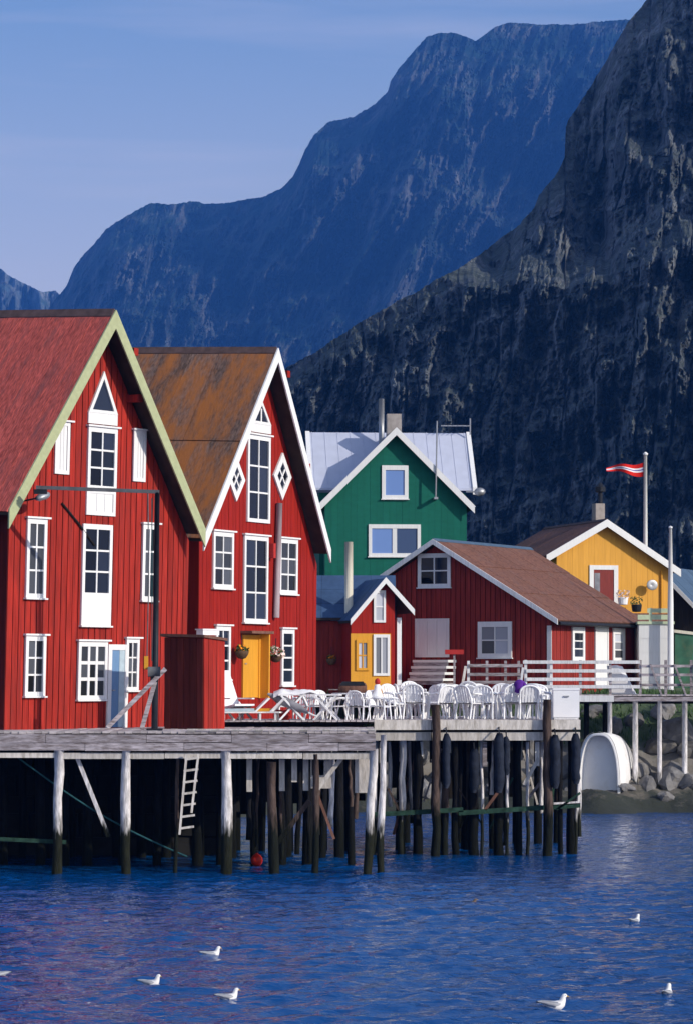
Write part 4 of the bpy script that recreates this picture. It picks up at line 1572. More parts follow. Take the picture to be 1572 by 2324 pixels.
# kerb rail on blocks along the right half
xk = at(425, 1660, YA).x
obj('kerb_rail', MB().box(xk, XR, YA - .04, YA + .10, DECK + .035, DECK + .062), M['pale_wood'], PA)
for i in range(9):
    xx = xk + (XR - xk - .2) * i / 8
    obj('kerb_block', MB().box(xx, xx + .2, YA - .02, YA + .08, DECK + .002, DECK + .034), M['pale_wood'], PA)
# piles
piles = [(134, 1700, 1990, .125, 'pile', -5), (287, 1700, 1995, .125, 'pile', -2), (513, 1690, 1995, .135, 'pile', 2), (616, 1730, 2000, .125, 'pile_brown', 6),
         (716, 1712, 1985, .085, 'pile_brown', 0), (404, 1720, 1990, .05, 'pile_brown', -6), (848, 1700, 1985, .11, 'pile', -16), (870, 1668, 1985, .085, 'pile', -10)]
for (px, ra, rb2, r, m_, lean) in piles:
    a_ = at(px, ra, YA + .03)
    b_ = at(px + lean, rb2, YA + .03)
    obj('pile', crooked(a_, (b_.x, b_.y, -.6), r, px), M[m_], PA, smooth=True)
for yy in (81.5, 85, 88.5):
    for k in range(15):
        xx = -11.5 + k * .82 + rp_.uniform(-.25, .25)
        if xx > XR - .3:
            break
        rr_ = rp_.uniform(.09, .14)
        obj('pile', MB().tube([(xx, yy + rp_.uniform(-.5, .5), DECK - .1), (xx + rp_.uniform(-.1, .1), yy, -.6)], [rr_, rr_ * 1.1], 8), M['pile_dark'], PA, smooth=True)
# braces seen against the dark
for (xa, ra, xb, rb2, w, m_) in ((176, 1722, 247, 1900, .10, 'pile'), (776, 1720, 714, 1800, .11, 'pale_wood'), (702, 1818, 618, 1930, .12, 'pile_brown'),
                                 (722, 1808, 758, 1905, .07, 'rust_wood'), (0, 1905, 150, 1912, .10, 'weed')):
    a_, b_ = at(xa, ra, YA + .22), at(xb, rb2, YA + .22)
    obj('brace', MB().bar(a_, b_, w, .06, up=(0, 1, 0)), M[m_], PA)
for (xa, xb, ra, rb2) in ((705, 752, 1725, 1790), (805, 845, 1722, 1800), (708, 735, 1722, 1760)):
    a_, b_ = at(xa, rb2, YA + .5), at(xb, ra, YA + .5)
    obj('knee_board', MB().box(a_.x, b_.x, a_.y, a_.y + .08, a_.z, b_.z), M['pale_wood'], PA)
for xx in (566, 640, 668, 694):
    a_ = at(xx, 1724, YA + .6)
    obj('hanger', MB().box(a_.x - .07, a_.x + .07, a_.y, a_.y + .1, a_.z - rp_.uniform(.5, .9), a_.z), M['pale_wood'], PA)
# cross beams under the deck
for k in range(5):
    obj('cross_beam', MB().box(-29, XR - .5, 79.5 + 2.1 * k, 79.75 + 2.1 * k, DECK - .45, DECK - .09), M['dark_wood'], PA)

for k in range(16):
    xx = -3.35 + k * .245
    obj('shade_board', MB().box(xx, xx + .225, 90.2, 90.26, 1.15 + rp_.uniform(-.35, .5), DECK - .1), M['dark_wood'], PA)  # dark boards added to keep low sun from under the deck
# quay wall of rough stones deep under the pier
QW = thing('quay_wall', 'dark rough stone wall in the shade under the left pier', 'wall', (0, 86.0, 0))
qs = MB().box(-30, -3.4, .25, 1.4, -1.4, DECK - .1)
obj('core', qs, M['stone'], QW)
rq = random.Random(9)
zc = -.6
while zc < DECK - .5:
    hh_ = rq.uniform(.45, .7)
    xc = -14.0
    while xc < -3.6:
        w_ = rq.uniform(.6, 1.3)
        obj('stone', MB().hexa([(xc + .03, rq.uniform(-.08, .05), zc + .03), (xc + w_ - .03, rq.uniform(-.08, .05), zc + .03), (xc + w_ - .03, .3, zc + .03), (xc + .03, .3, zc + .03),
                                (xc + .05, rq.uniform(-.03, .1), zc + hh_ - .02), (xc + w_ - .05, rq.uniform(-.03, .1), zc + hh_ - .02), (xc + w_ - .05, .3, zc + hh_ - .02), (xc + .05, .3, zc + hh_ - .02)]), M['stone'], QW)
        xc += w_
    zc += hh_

# ladder
lt, lbm = at(438, 1712, YA - .12), at(424, 1895, YA - .12)
LD = thing('ladder', 'pale wooden ladder hanging from the pier edge down to the water', 'ladder', (0, 0, 0))
for dx, e in ((-.16, .0), (.14, .55)):
    obj('stile', MB().bar(lt + Vector((dx, 0, 0)), lbm + Vector((dx - .02, 0, e)), .055, .05, up=(0, 1, 0)), M['pale_wood'], LD)
for k in range(7):
    t = (k + .4) / 7
    c_ = lt.lerp(lbm, t)
    obj('rung', MB().bar(c_ + Vector((-.20, 0, -.02)), c_ + Vector((.17, 0, .03)), .055, .045, up=(0, 1, 0)), M['pale_wood'], LD)
# slack rope under the pier
pts = [at(30, 1712, YA + .3).lerp(at(425, 1945, YA + .3), t) + Vector((0, 0, -.22 * math.sin(math.pi * t))) for t in [i / 14 for i in range(15)]]
tag(obj('mooring_rope', MB().tube(pts, .022, 6), M['teal_rope']), 'slack teal mooring rope hanging diagonally under the left pier', 'rope')
# buoy
bp_ = at(583, 1937, 81.0)
BU = thing('buoy', 'round red buoy floating in the shadow under the pier', 'buoy', (bp_.x, 81.0, .0))
BU.scale = (.72, .72, .72)
obj('ball', MB().lathe([(.02, -.12), (.12, -.10), (.19, -.02), (.22, .08), (.2, .2), (.13, .29), (.05, .34), (.04, .37)], 16, (0, 0, .12)), M['buoy'], BU, smooth=True)
obj('eye', MB().lathe([(.045, 0), (.045, .07), (.02, .1)], 8, (0, 0, .49)), M['black_metal'], BU)

# ---- right pier with the chair terrace
YB2 = 86.0
TZ = at(0, 1634, YB2).z
PB = thing('timber_pier', 'timber pier carrying the white chairs, standing on many dark piles', 'pier', (0, 0, 0), group='timber piers over the water')
x0b, x1b = at(848, 1640, YB2).x, at(1316, 1640, YB2).x
npl = int((x1b - x0b) / .16)
pme = MB().box(-.075, .075, 0, 8.2, -.05, 0).mesh('deck_plank', M['deck_wood'])
for i in range(npl):
    obj('deck_plank', pme, None, PB, loc=(x0b + (x1b - x0b) * (i + .5) / npl, YB2 - .08 + rp_.uniform(-.02, .02), TZ + rp_.uniform(-.006, .006)))
x0c = at(508, 1640, 85.0).x
npl2 = int((x0b - x0c) / .16)
pme = MB().box(-.075, .075, 0, 3.5, -.038, 0).mesh('deck_plank', M['deck_wood'])
for i in range(npl2):
    obj('deck_plank', pme, None, PB, loc=(x0c + (x0b - x0c) * (i + .5) / npl2, 84.6 + rp_.uniform(-.02, .02), TZ + rp_.uniform(-.006, .006)))
obj('edge_beam', MB().box(x0c, x0b - .05, 85.0, 85.1, TZ - .10, TZ - .042), M['dark_wood'], PB)
obj('gap_shade_board', MB().box(x0c, x0b - .3, 85.3, 85.35, DECK + .004, TZ - .045), M['dark_wood'], PB)  # dark sheet added as the shade in the gap below the terrace
# edge boards and beam
jj = [x0b, at(978, 0, YB2).x, at(1240, 0, YB2).x, x1b]
for i in range(3):
    obj('edge_board', MB().box(jj[i] + .008, jj[i + 1] - .008, YB2 - .14, YB2 - .085, at(0, 1657, YB2).z + .006 * i, TZ - .004), M['pale_wood'], PB)
    obj('beam', MB().box(jj[i] + .012, jj[i + 1] - .012, YB2 - .05, YB2 + .15, at(0, 1681, YB2).z, at(0, 1662, YB2).z), M['pale_wood'], PB)
for k in range(4):
    obj('cross_beam', MB().box(x0b + .1, x1b - .1, YB2 + 1.4 + 1.8 * k, YB2 + 1.6 + 1.8 * k, TZ - .4, TZ - .055), M['dark_wood'], PB)
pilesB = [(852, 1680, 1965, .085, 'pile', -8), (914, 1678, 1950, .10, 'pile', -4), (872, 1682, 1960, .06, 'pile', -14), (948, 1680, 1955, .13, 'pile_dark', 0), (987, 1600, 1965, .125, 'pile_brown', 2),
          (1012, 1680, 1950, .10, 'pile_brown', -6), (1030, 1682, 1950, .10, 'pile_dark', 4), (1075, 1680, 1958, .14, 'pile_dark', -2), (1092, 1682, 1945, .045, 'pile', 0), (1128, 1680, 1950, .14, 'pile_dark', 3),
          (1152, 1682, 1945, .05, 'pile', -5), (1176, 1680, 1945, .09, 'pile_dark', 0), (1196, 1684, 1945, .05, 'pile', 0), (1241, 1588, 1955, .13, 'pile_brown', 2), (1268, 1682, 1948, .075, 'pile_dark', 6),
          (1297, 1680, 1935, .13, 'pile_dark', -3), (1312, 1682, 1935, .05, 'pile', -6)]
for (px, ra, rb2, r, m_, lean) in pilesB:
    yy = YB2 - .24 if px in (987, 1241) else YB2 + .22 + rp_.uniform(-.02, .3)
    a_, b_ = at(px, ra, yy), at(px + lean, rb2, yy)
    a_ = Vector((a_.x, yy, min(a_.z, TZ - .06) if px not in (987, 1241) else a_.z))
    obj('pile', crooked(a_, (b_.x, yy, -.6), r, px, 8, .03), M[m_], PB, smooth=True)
for yy in (89.0, 92.5):
    for k in range(8):
        xx = x0b + .2 + k * .8 + rp_.uniform(-.2, .2)
        if xx > x1b:
            break
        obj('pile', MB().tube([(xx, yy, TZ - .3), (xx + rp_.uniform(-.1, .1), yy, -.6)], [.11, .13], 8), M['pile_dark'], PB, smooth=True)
for (xa, ra, xb, rb2, w, m_) in ((838, 1850, 1050, 1838, .13, 'weed'), (1040, 1846, 1316, 1828, .13, 'weed'), (1242, 1826, 1316, 1822, .08, 'pile'),
                                 (1222, 1720, 1188, 1782, .10, 'pale_wood'), (880, 1790, 905, 1840, .06, 'pile_brown'), (1128, 1800, 1100, 1838, .08, 'rust_wood'), (1316, 1800, 1262, 1838, .06, 'weed')):
    a_, b_ = at(xa, ra, YB2 + .02), at(xb, rb2, YB2 + .02)
    obj('brace', MB().bar(a_, b_, w, .09, up=(0, 1, 0)), M[m_], PB)
for k in range(24):
    xx = x0b + .1 + k * .235
    if rp_.random() < .62:
        obj('shade_board', MB().box(xx, xx + .22, 93.4, 93.46, 1.3 + rp_.choice((0, .4, 1.1)) + rp_.uniform(-.2, .2), TZ - .06), M['dark_wood'], PB)  # more boards added to darken the view between the piles
rt = random.Random(33)
for k in range(13):
    px = 862 + 455 * (k + rt.uniform(.1, .9)) / 13
    yy = YB2 + rt.choice((.5, 1.0, 2.2, 3.5))
    a_, b_ = at(px, 1684, yy), at(px + rt.uniform(-6, 6), rt.uniform(1790, 1940), yy)
    obj('post', crooked(a_, b_, rt.uniform(.035, .07), k + 60, 6, .03), M[rt.choice(('pile', 'pile', 'pile_brown', 'pile_dark'))], PB, smooth=True)
for k in range(12):
    px = 860 + 440 * k / 12 + rt.uniform(-10, 10)
    ya, yb = rt.uniform(1690, 1790), rt.uniform(1790, 1900)
    dx = rt.choice((-1, 1)) * rt.uniform(15, 60)
    yy = YB2 + rt.uniform(.4, 2.5)
    obj('brace', MB().bar(at(px, ya, yy), at(px + dx, yb, yy), rt.uniform(.04, .09), .05, up=(0, 1, 0)), M[rt.choice(('pale_wood', 'pile_brown', 'weed', 'rust_wood', 'grey_wood'))], PB)
for k in range(9):
    px = 860 + 450 * k / 9 + rt.uniform(-12, 12)
    yy = YB2 + rt.uniform(.1, .5)
    a_ = at(px, 1684, yy)
    obj('hanger', MB().box(a_.x - .06, a_.x + .06, yy, yy + .06, a_.z - rt.uniform(.25, .8), a_.z), M[rt.choice(('pale_wood', 'white_old', 'grey_wood'))], PB)
for k in range(10):
    px = 560 + 280 * k / 10 + rt.uniform(-10, 10)
    yy = YA + rt.uniform(.6, 3.5)
    a_, b_ = at(px, 1724, yy), at(px + rt.uniform(-8, 8), rt.uniform(1800, 1960), yy)
    obj('post', crooked(a_, b_, rt.uniform(.03, .07), k + 90, 6, .03), M[rt.choice(('pile', 'pile_brown', 'pile_dark', 'pile_dark'))], PA, smooth=True)
# tyres and fenders hung along the face
FG = 'dark fenders hung on the right pier'
for i, (px, ra, rb2, r) in enumerate(((1012, 1665, 1790, .12), (1075, 1700, 1800, .15), (1132, 1664, 1800, .17), (1259, 1668, 1790, .16), (1306, 1665, 1780, .14), (1148, 1672, 1760, .10))):
    a_, b_ = at(px, ra, YB2 - .35), at(px, rb2, YB2 - .35)
    n_ = 9
    prof = [(a_.lerp(b_, k / n_) + Vector((.012 * math.sin(k * 1.1 + i), 0, 0))) for k in range(n_ + 1)]
    rad = [r * (.45 if k in (0, n_) else .9 + .09 * math.sin(k * 1.9 + i)) for k in range(n_ + 1)]
    fe = thing('fender', 'dark navy rope fender on the right pier face, %s from the left' % ['first', 'second', 'third', 'fifth', 'rightmost', 'fourth'][i], 'fender', (0, 0, 0), group=FG)
    obj('body', MB().tube(prof, rad, 10), M['navy'], fe, smooth=True)
    obj('lanyard', MB().tube([a_, a_ + Vector((0, .2, .16))], .02, 5), M['black_metal'], fe)

# ---- walkway on posts to the right
YW = 116.0
WZ = at(0, 1577, YW).z
WK = thing('footbridge', 'raised wooden walkway with grey rails leading to the right past the barn', 'walkway', (0, 0, 0))
xw0, xw1 = at(1030, 0, YW).x, 18.0
npl = int((xw1 - xw0) / .18)
pme = MB().box(-.085, .085, 0, 2.2, -.05, 0).mesh('deck_plank', M['deck_wood'])
for i in range(npl):
    obj('deck_plank', pme, None, WK, loc=(xw0 + (xw1 - xw0) * (i + .5) / npl, YW, WZ + rp_.uniform(-.006, .006)))
obj('edge_beam', MB().box(xw0, at(1392, 0, YW).x, YW - .09, YW - .005, at(0, 1593, YW).z, at(0, 1579, YW).z), M['white_old'], WK)
obj('edge_beam', MB().box(at(1392, 0, YW).x + .01, xw1, YW - .09, YW - .005, at(0, 1592, YW).z, at(0, 1582, YW).z), M['grey_wood'], WK)
obj('cross_beam', MB().box(xw0, xw1, YW + .9, YW + 1.1, WZ - .35, WZ - .055), M['dark_wood'], WK)
for (px, rb2, r, m_) in ((1383, 1800, .085, 'pile'), (1441, 1805, .10, 'pile'), (1496, 1800, .085, 'pile'), (1553, 1828, .10, 'pile'), (1330, 1700, .10, 'pile_dark'), (1610, 1830, .1, 'pile'), (1372, 1780, .09, 'pile_dark')):
    a_ = at(px, 1590, YW + (.06 if m_ == 'pile' else 1.2))
    g_ = float(ground_z(a_.x, a_.y))
    obj('post', MB().tube([a_, (a_.x, a_.y, min(g_ - .2, at(px, rb2, YW).z))], [r, r * 1.05], 10), M[m_], WK, smooth=True)
# rails
rail_x0 = at(1186, 0, YW).x
for k, row in enumerate((1503, 1523, 1542, 1559)):
    z = at(0, row, YW).z
    obj('rail', MB().box(rail_x0 + (.12 if k else 0), at(1452, 0, YW).x, YW + .03, YW + .075, z - .062, z + .062), M['white_old'], WK)
for k, row in enumerate((1512, 1532, 1555)):
    z = at(0, row, YW).z
    obj('rail', MB().box(at(1455, 0, YW).x, xw1, YW + .03, YW + .075, z - .05, z + .05), M['grey_wood'], WK)
for px in (1192, 1250, 1316, 1384, 1452, 1510, 1568, 1625):
    a_ = at(px, 1500, YW + .12)
    obj('rail_post', MB().box(a_.x - .05, a_.x + .05, a_.y - .04, a_.y + .05, WZ - .2, a_.z + .03), M['white_old' if px < 1300 else 'grey_wood'], WK)
for px in (1475, 1530, 1575):
    a_, b_ = at(px, 1508, YW - .02), at(px + 26, 1578, YW - .02)
    obj('rail_brace', MB().bar(a_, b_, .07, .05, up=(0, 1, 0)), M['grey_wood'], WK)
a_, b_ = at(1186, 1515, YW - .05), at(1180, 1560, YW - .05)
obj('rail_brace', MB().bar(a_, b_, .09, .05, up=(0, 1, 0)), M['white_old'], WK)
# tall white post at the terrace corner
a_ = at(1250, 1400, YW)

# low dark fence in front of the barn
YF = 119.0
FN = thing('fence', 'low grey rail fence in front of the dark barn wall', 'fence', (0, 0, 0))
fx0, fx1 = at(1060, 0, YF).x, at(1182, 0, YF).x
for row in (1511, 1531, 1549):
    z = at(0, row, YF - 1.0).z
    obj('rail', MB().box(fx0, fx1, YF - .95, YF - .9, z - .06, z + .06), M['grey_wood'], FN)
for px in (1062, 1104, 1146, 1176):
    a_ = at(px, 1500, YF - .8)
    obj('fence_post', MB().box(a_.x - .05, a_.x + .05, YF - .89, YF - .80, 3.3, a_.z), M['white_old' if px == 1062 else 'grey_wood'], FN)
a_, b_ = at(1056, 1512, YF - 1.1), at(1044, 1580, YF - 1.1)
obj('fence_brace', MB().bar(a_, b_, .10, .06, up=(0, 1, 0)), M['pale_wood'], FN)
a_ = at(1030, 1480, 119.6)
mb_ = thing('letter_box', 'flat red box on a post beside the white barn hatch', 'box', (a_.x, 119.6, 0))
obj('body', MB().box(-.36, .36, -.12, .12, a_.z - .09, a_.z + .09), M['red_cloth'], mb_)
obj('post', MB().box(-.04, .04, -.04, .04, 3.6, a_.z - .092), M['grey_wood'], mb_)

# far landing: terrace ground between pier and cottage
LN = thing('landing', 'grey planked landing in front of the red cottage and barn', 'landing', (0, 0, 0))
lx0, lx1 = at(640, 0, 116).x, xw0 - .02
npl = int((lx1 - lx0) / .2)
pme = MB().box(-.095, .095, 0, 6.0, -.05, 0).mesh('deck_plank', M['deck_wood'])
for i in range(npl):
    obj('deck_plank', pme, None, LN, loc=(lx0 + (lx1 - lx0) * (i + .5) / npl, YW, CB - .02))
for k in range(6):
    xx = lx0 + .3 + (lx1 - lx0 - .6) * k / 5
    obj('post', MB().tube([(xx, YW + .2, CB - .08), (xx, YW + .2, .2)], .1, 8), M['pile_dark'], LN, smooth=True)

# green tarpaulin bank and its white edge at the far right
a_, b_ = at(1530, 1508, 131.5), at(1600, 1436, 131.5)
TP = thing('covered_skip', 'dull green covered container with a pale rim at the right edge', 'container', (a_.x, 131.5, 3.4))
hw_ = b_.z - 3.4
obj('body', MB().hexa([(0, 0, 0), (2.4, 0, 0), (2.4, 1.8, 0), (0, 1.8, 0), (.02, -.05, hw_), (2.4, -.05, hw_ - .3), (2.4, 1.8, hw_ - .3), (.02, 1.8, hw_)]), M['skip'], TP)
obj('rim', MB().hexa([(-.03, -.12, hw_ + .003), (2.45, -.12, hw_ - .297), (2.45, 1.9, hw_ - .297), (-.03, 1.9, hw_ + .003), (-.03, -.12, hw_ + .13), (2.45, -.12, hw_ - .17), (2.45, 1.9, hw_ - .17), (-.03, 1.9, hw_ + .13)]), M['cream'], TP)

# ---- white hull propped on the shore
YH_ = 114.9
pl_, pr_ = at(1312, 1800, YH_), at(1438, 1800, YH_)
bz = at(0, 1801, YH_).z
BT = thing('boat_hull', 'white boat hull standing end on upon the shore under the walkway', 'boat', (pl_.x + (pr_.x - pl_.x) * .36, YH_, bz), R(-22))
bw_, bh_ = (pr_.x - pl_.x) * .40, at(0, 1664, YH_).z - bz


def hull_ring(s, y, inset=0.0, n=22):
    w, hgt = (bw_ - inset) * s[0], (bh_ - inset) * s[1]
    pts = []
    for k in range(n + 1):
        t = math.pi * k / n
        x = math.cos(t)
        z = math.sin(t)
        e = .72
        pts.append((w * math.copysign(abs(x) ** e, x), y, hgt * z ** .8))
    return pts


def loft(rings, close=False):
    m_ = MB()
    n_ = len(rings[0])
    for r_ in rings:
        m_.v += r_
    for i in range(len(rings) - 1):
        for k in range(n_ - 1):
            m_.f.append((i * n_ + k, i * n_ + k + 1, (i + 1) * n_ + k + 1, (i + 1) * n_ + k))
    return m_


outer = loft([hull_ring((1, 1), 0, .09), hull_ring((1, 1), -.0, 0), hull_ring((1.0, 1.0), .9), hull_ring((.93, .96), 1.8), hull_ring((.72, .82), 2.8), hull_ring((.35, .55), 3.6), hull_ring((.04, .3), 4.0)])
obj('shell', outer, M['hull'], BT, smooth=True)
tr = MB()
ring = hull_ring((1, 1), .32, .10)
tr.v = ring
tr.f = [tuple(range(len(ring)))]
obj('transom', tr, M['hull'], BT)
obj('inner_shell', loft([hull_ring((1, 1), .0, .09), hull_ring((1, 1), .32, .10)]), M['hull'], BT, smooth=True)
obj('rubbing_strake', loft([[(x * 1.02, y, z * 1.02) for x, y, z in hull_ring((1, 1), .0)], [(x * 1.02, y, z * 1.02) for x, y, z in hull_ring((1, 1), .09)]]), M['hull'], BT, smooth=True)


# ================================================================== THINGS ON THE DECKS
# ---- davit crane
YD = 79.2
CRN = thing('davit_crane', 'slim black loading crane standing on the pier before the left warehouse', 'crane', (0, 0, 0))
pt, pbm = at(357, 1118, YD), at(351, 1655, YD)
obj('mast', MB().tube([(pbm.x, YD, DECK), (pt.x, YD, pt.z)], [.085, .065], 10), M['black_metal'], CRN, smooth=True)
jt = at(82, 1106, YD)
obj('jib', MB().bar((jt.x, YD, jt.z), (pt.x + .05, YD, pt.z + .02), .10, .09), M['grey_metal'], CRN)
obj('jib_head', MB().box(jt.x - .05, jt.x + .28, YD - .07, YD + .07, jt.z - .17, jt.z - .053), M['black_metal'], CRN)
wz = at(0, 1525, YD).z
obj('winch', MB().tube([(pbm.x - .16, YD - .14, wz), (pbm.x + .16, YD - .14, wz)], [.13, .13], 12), M['grey_metal'], CRN, smooth=True)
obj('winch_bracket', MB().box(pbm.x - .1, pbm.x + .1, YD - .16, YD + .1, wz - .24, wz - .13), M['black_metal'], CRN)
a_, b_ = at(336, 1120, YD - .05), at(333, 1520, YD - .05)
obj('hoist_cable', MB().tube([a_, (a_.x + .02, a_.y, (a_.z + b_.z) / 2), b_], .014, 6), M['grey_metal'], CRN)
obj('hoist_cable', MB().tube([at(345, 1130, YD - .05), at(345, 1500, YD - .05)], .012, 6), M['teal_rope'], CRN)
hk = at(332, 1500, YD - .05)
obj('hook_block', MB().box(hk.x - .05, hk.x + .05, YD - .1, YD, hk.z - .22, hk.z + .12), M['ochre'], CRN)
obj('foot_plate', MB().box(pbm.x - .2, pbm.x + .2, YD - .2, YD + .2, DECK + .002, DECK + .05), M['black_metal'], CRN)

# lamp on a bracket at the warehouse
u, z = H1.uz(96, 1127, .7)
LMP = thing('floodlight', 'pale grey floodlight on a bracket under the left warehouse roof', 'lamp', H1.o + H1.t * (u + H1.k * z) - H1.b * .7 + Vector((0, 0, z)), H1.th)
lmp = MB().lathe([(.03, .0), (.10, .02), (.16, .16), (.17, .34), (.13, .46), (.03, .5)], 12)
lmp.v = [(zz_ * .9 - .22, y * .8, x * .62 + zz_ * .25 - .06) for x, y, zz_ in lmp.v]
obj('housing', lmp, M['metal'], LMP, smooth=True)
obj('bracket', MB().tube([(-.2, .0, -.05), (-.28, .3, -.1), (-.3, .67, -.15)], .025, 6), M['black_metal'], LMP)
# loose cable sagging across the wall
c0, c1 = H1.uz(140, 1142, .05), H1.uz(214, 1238, .05)
wp = lambda uz_: H1.o + H1.t * (uz_[0] + H1.k * uz_[1]) - H1.b * .06 + Vector((0, 0, uz_[1]))
tag(obj('wall_cable', MB().tube([wp(c0), wp(((c0[0] + c1[0]) / 2, (c0[1] + c1[1]) / 2 + .03)), wp(c1)], .03, 6), M['dark_wood']),
    'dark cable running diagonally down the front of the left warehouse', 'cable')

# ---- timbers leaning by the blue door
for (xa, ra, xb, rb2, ya, yb2, lab) in ((244, 1652, 376, 1518, 78.9, 79.05, 'long grey plank leaning across the crane foot by the blue door'),
                                       (322, 1655, 352, 1548, 78.7, 79.1, 'short grey plank propped steeply against the black crane mast')):
    a_, b_ = at(xa, ra, ya), at(xb, rb2, yb2)
    a_.z = max(a_.z, DECK + .05)
    tag(obj('leaning_plank', MB().bar(a_, b_, .11, .05, up=(0, 1, 0)), M['grey_wood']), lab, 'plank')

# ---- flower baskets
def flower_basket(name, pos, petal, label, n=26, r=.26):
    t = thing(name, label, 'flower basket', pos, group='hanging flower baskets')
    obj('basket', MB().lathe([(.03, -.22), (.12, -.19), (.19, -.08), (.21, .02)], 12), M['basket'], t, smooth=True)
    rr_ = random.Random(int(pos[0] * 1000) + 3)
    lf, pt_ = MB(), MB()
    for i in range(n * 3):
        a, e = rr_.uniform(0, 6.28), rr_.uniform(-.5, 1.4)
        d = r * rr_.uniform(.6, 1.05)
        c = Vector((d * math.cos(a) * math.cos(e), d * math.sin(a) * math.cos(e), d * math.sin(e) * .8 + .04))
        s = rr_.uniform(.035, .06)
        u_ = Vector((rr_.uniform(-1, 1), rr_.uniform(-1, 1), rr_.uniform(-1, 1))).normalized()
        v_ = u_.orthogonal().normalized()
        (pt_ if i % 2 == 0 else lf).add([c - u_ * s, c + v_ * s, c + u_ * s, c - v_ * s], [(0, 1, 2, 3)])
    tag(obj('leaves', lf, M['leaf'], t), kind='stuff')
    tag(obj('blossoms', pt_, M[petal], t), kind='stuff')
    obj('hanger', MB().tube([(0, .0, .15), (0, .02, .5)], .012, 5), M['black_metal'], t)
    return t


q = lambda h, px, row, off: h.o + h.t * (h.uz(px, row, off)[0] + h.k * h.uz(px, row, off)[1]) - h.b * off + Vector((0, 0, h.uz(px, row, off)[1]))
flower_basket('flower_basket', q(H2, 549, 1479, .3), 'orange', 'brownish orange flower basket hanging left of the ochre warehouse door', r=.2)
flower_basket('flower_basket', q(H2, 626, 1487, .3), 'pink', 'pale flower basket with long sprays hanging right of the ochre warehouse door', n=36, r=.27)
flower_basket('flower_basket', at(752, 1497, 121.2), 'orange', 'bright orange flower basket on the dark cottage wall', r=.17)


# ---- chairs
def make_chair(label):
    t = thing('plastic_chair', label, 'chair', (0, 0, 0), 0, 'white plastic chairs and tables on the pier terrace')
    st_ = MB()
    n_ = 8
    # dished seat
    vs, fs = [], []
    for j in range(2):
        for i in range(n_ + 1):
            for k in range(7):
                x = -.24 + .48 * k / 6
                y = -.25 + .46 * i / n_
                zz = .43 - .025 * math.cos(x * 5.5) * math.sin(math.pi * (i + 1) / (n_ + 2)) - (.03 * max(0, 1 - i / 2.0)) - .022 * j
                vs.append((x, y, zz))
    g = lambda j, i, k: j * (n_ + 1) * 7 + i * 7 + k
    for i in range(n_):
        for k in range(6):
            fs.append((g(0, i, k), g(0, i, k + 1), g(0, i + 1, k + 1), g(0, i + 1, k)))
            fs.append((g(1, i, k), g(1, i + 1, k), g(1, i + 1, k + 1), g(1, i, k + 1)))
    for i in range(n_):
        fs.append((g(0, i, 0), g(0, i + 1, 0), g(1, i + 1, 0), g(1, i, 0)))
        fs.append((g(0, i, 6), g(1, i, 6), g(1, i + 1, 6), g(0, i + 1, 6)))
    for k in range(6):
        fs.append((g(0, 0, k), g(1, 0, k), g(1, 0, k + 1), g(0, 0, k + 1)))
    st_.add(vs, fs)
    obj('seat', st_, M['plastic'], t, smooth=False)
    # back: rounded frame with slats
    fr = MB()
    arch = []
    for i in range(13):
        a = math.pi * i / 12
        arch.append((.25 * math.cos(a), .22 + .10 + .02, .70 + .17 * math.sin(a)))
    path = [(.24, .21, .42)] + [(.25, .26, .55)] + arch + [(-.25, .26, .55)] + [(-.24, .21, .42)]
    fr.tube(path, .028, 7)
    back = obj('backrest', fr, M['plastic'], t, smooth=True)
    for i in range(5):
        x = -.16 + .08 * i
        top_ = .70 + .17 * math.sqrt(max(0, 1 - (x / .25) ** 2))
        obj('slat', MB().hexa([(x - .031, .20, .44), (x + .031, .20, .44), (x + .031, .214, .44), (x - .031, .214, .44),
                               (x - .031, .325, top_), (x + .031, .325, top_), (x + .031, .339, top_), (x - .031, .339, top_)]), M['plastic'], back)
    for s in (-1, 1):
        ar = MB()
        ar.tube([(s * .25, .27, .64), (s * .285, .1, .66), (s * .285, -.16, .65), (s * .275, -.23, .60)], [.022, .028, .028, .022], 7)
        obj('armrest', ar, M['plastic'], t, smooth=True)
        obj('leg', MB().tube([(s * .275, -.23, .61), (s * .255, -.24, .4), (s * .275, -.29, 0)], [.024, .03, .022], 7), M['plastic'], t, smooth=True)
        obj('leg', MB().tube([(s * .235, .20, .43), (s * .255, .30, 0)], [.03, .022], 7), M['plastic'], t, smooth=True)
    return t


rc = random.Random(21)
chair0 = None
ords = ['first', 'second', 'third', 'fourth', 'fifth', 'sixth', 'seventh', 'eighth', 'ninth', 'tenth', 'eleventh', 'twelfth']
rowsC = [  # (px, Y, facing deg: 0 faces the camera)
    ('in the front row by the terrace edge', 87.0, [(905, 40), (948, 170), (1003, 205), (1062, 150), (1105, 190), (1152, 170), (1196, 200), (1226, 160)]),
    ('in the middle row on the pier terrace', 88.6, [(925, 70), (972, -50), (1026, 100), (1082, 20), (1132, -80), (1178, 60), (1222, 10)]),
    ('in the back row on the pier terrace', 90.6, [(914, 0), (958, 30), (1004, -30), (1048, 10), (1098, -15), (1145, 25), (1200, -10)])]
for (where, yy, lst) in rowsC:
    for i, (px, ang) in enumerate(lst):
        lab = 'white plastic armchair, %s from the left %s' % (ords[i], where)
        x = (px - CX) * yy / FPX
        if chair0 is None:
            chair0 = make_chair(lab)
            chair0.location, chair0.rotation_euler = (x, yy, TZ + .005), (0, 0, R(ang))
            ch = chair0
        else:
            ch = dup(chair0, (x, yy + rc.uniform(-.12, .12), TZ + .005), R(ang + rc.uniform(-40, 40)), lab)
        ch.location.x += rc.uniform(-.14, .14)
        s = 1.10 + rc.uniform(-.02, .04)
        ch.scale = (s, s, s)
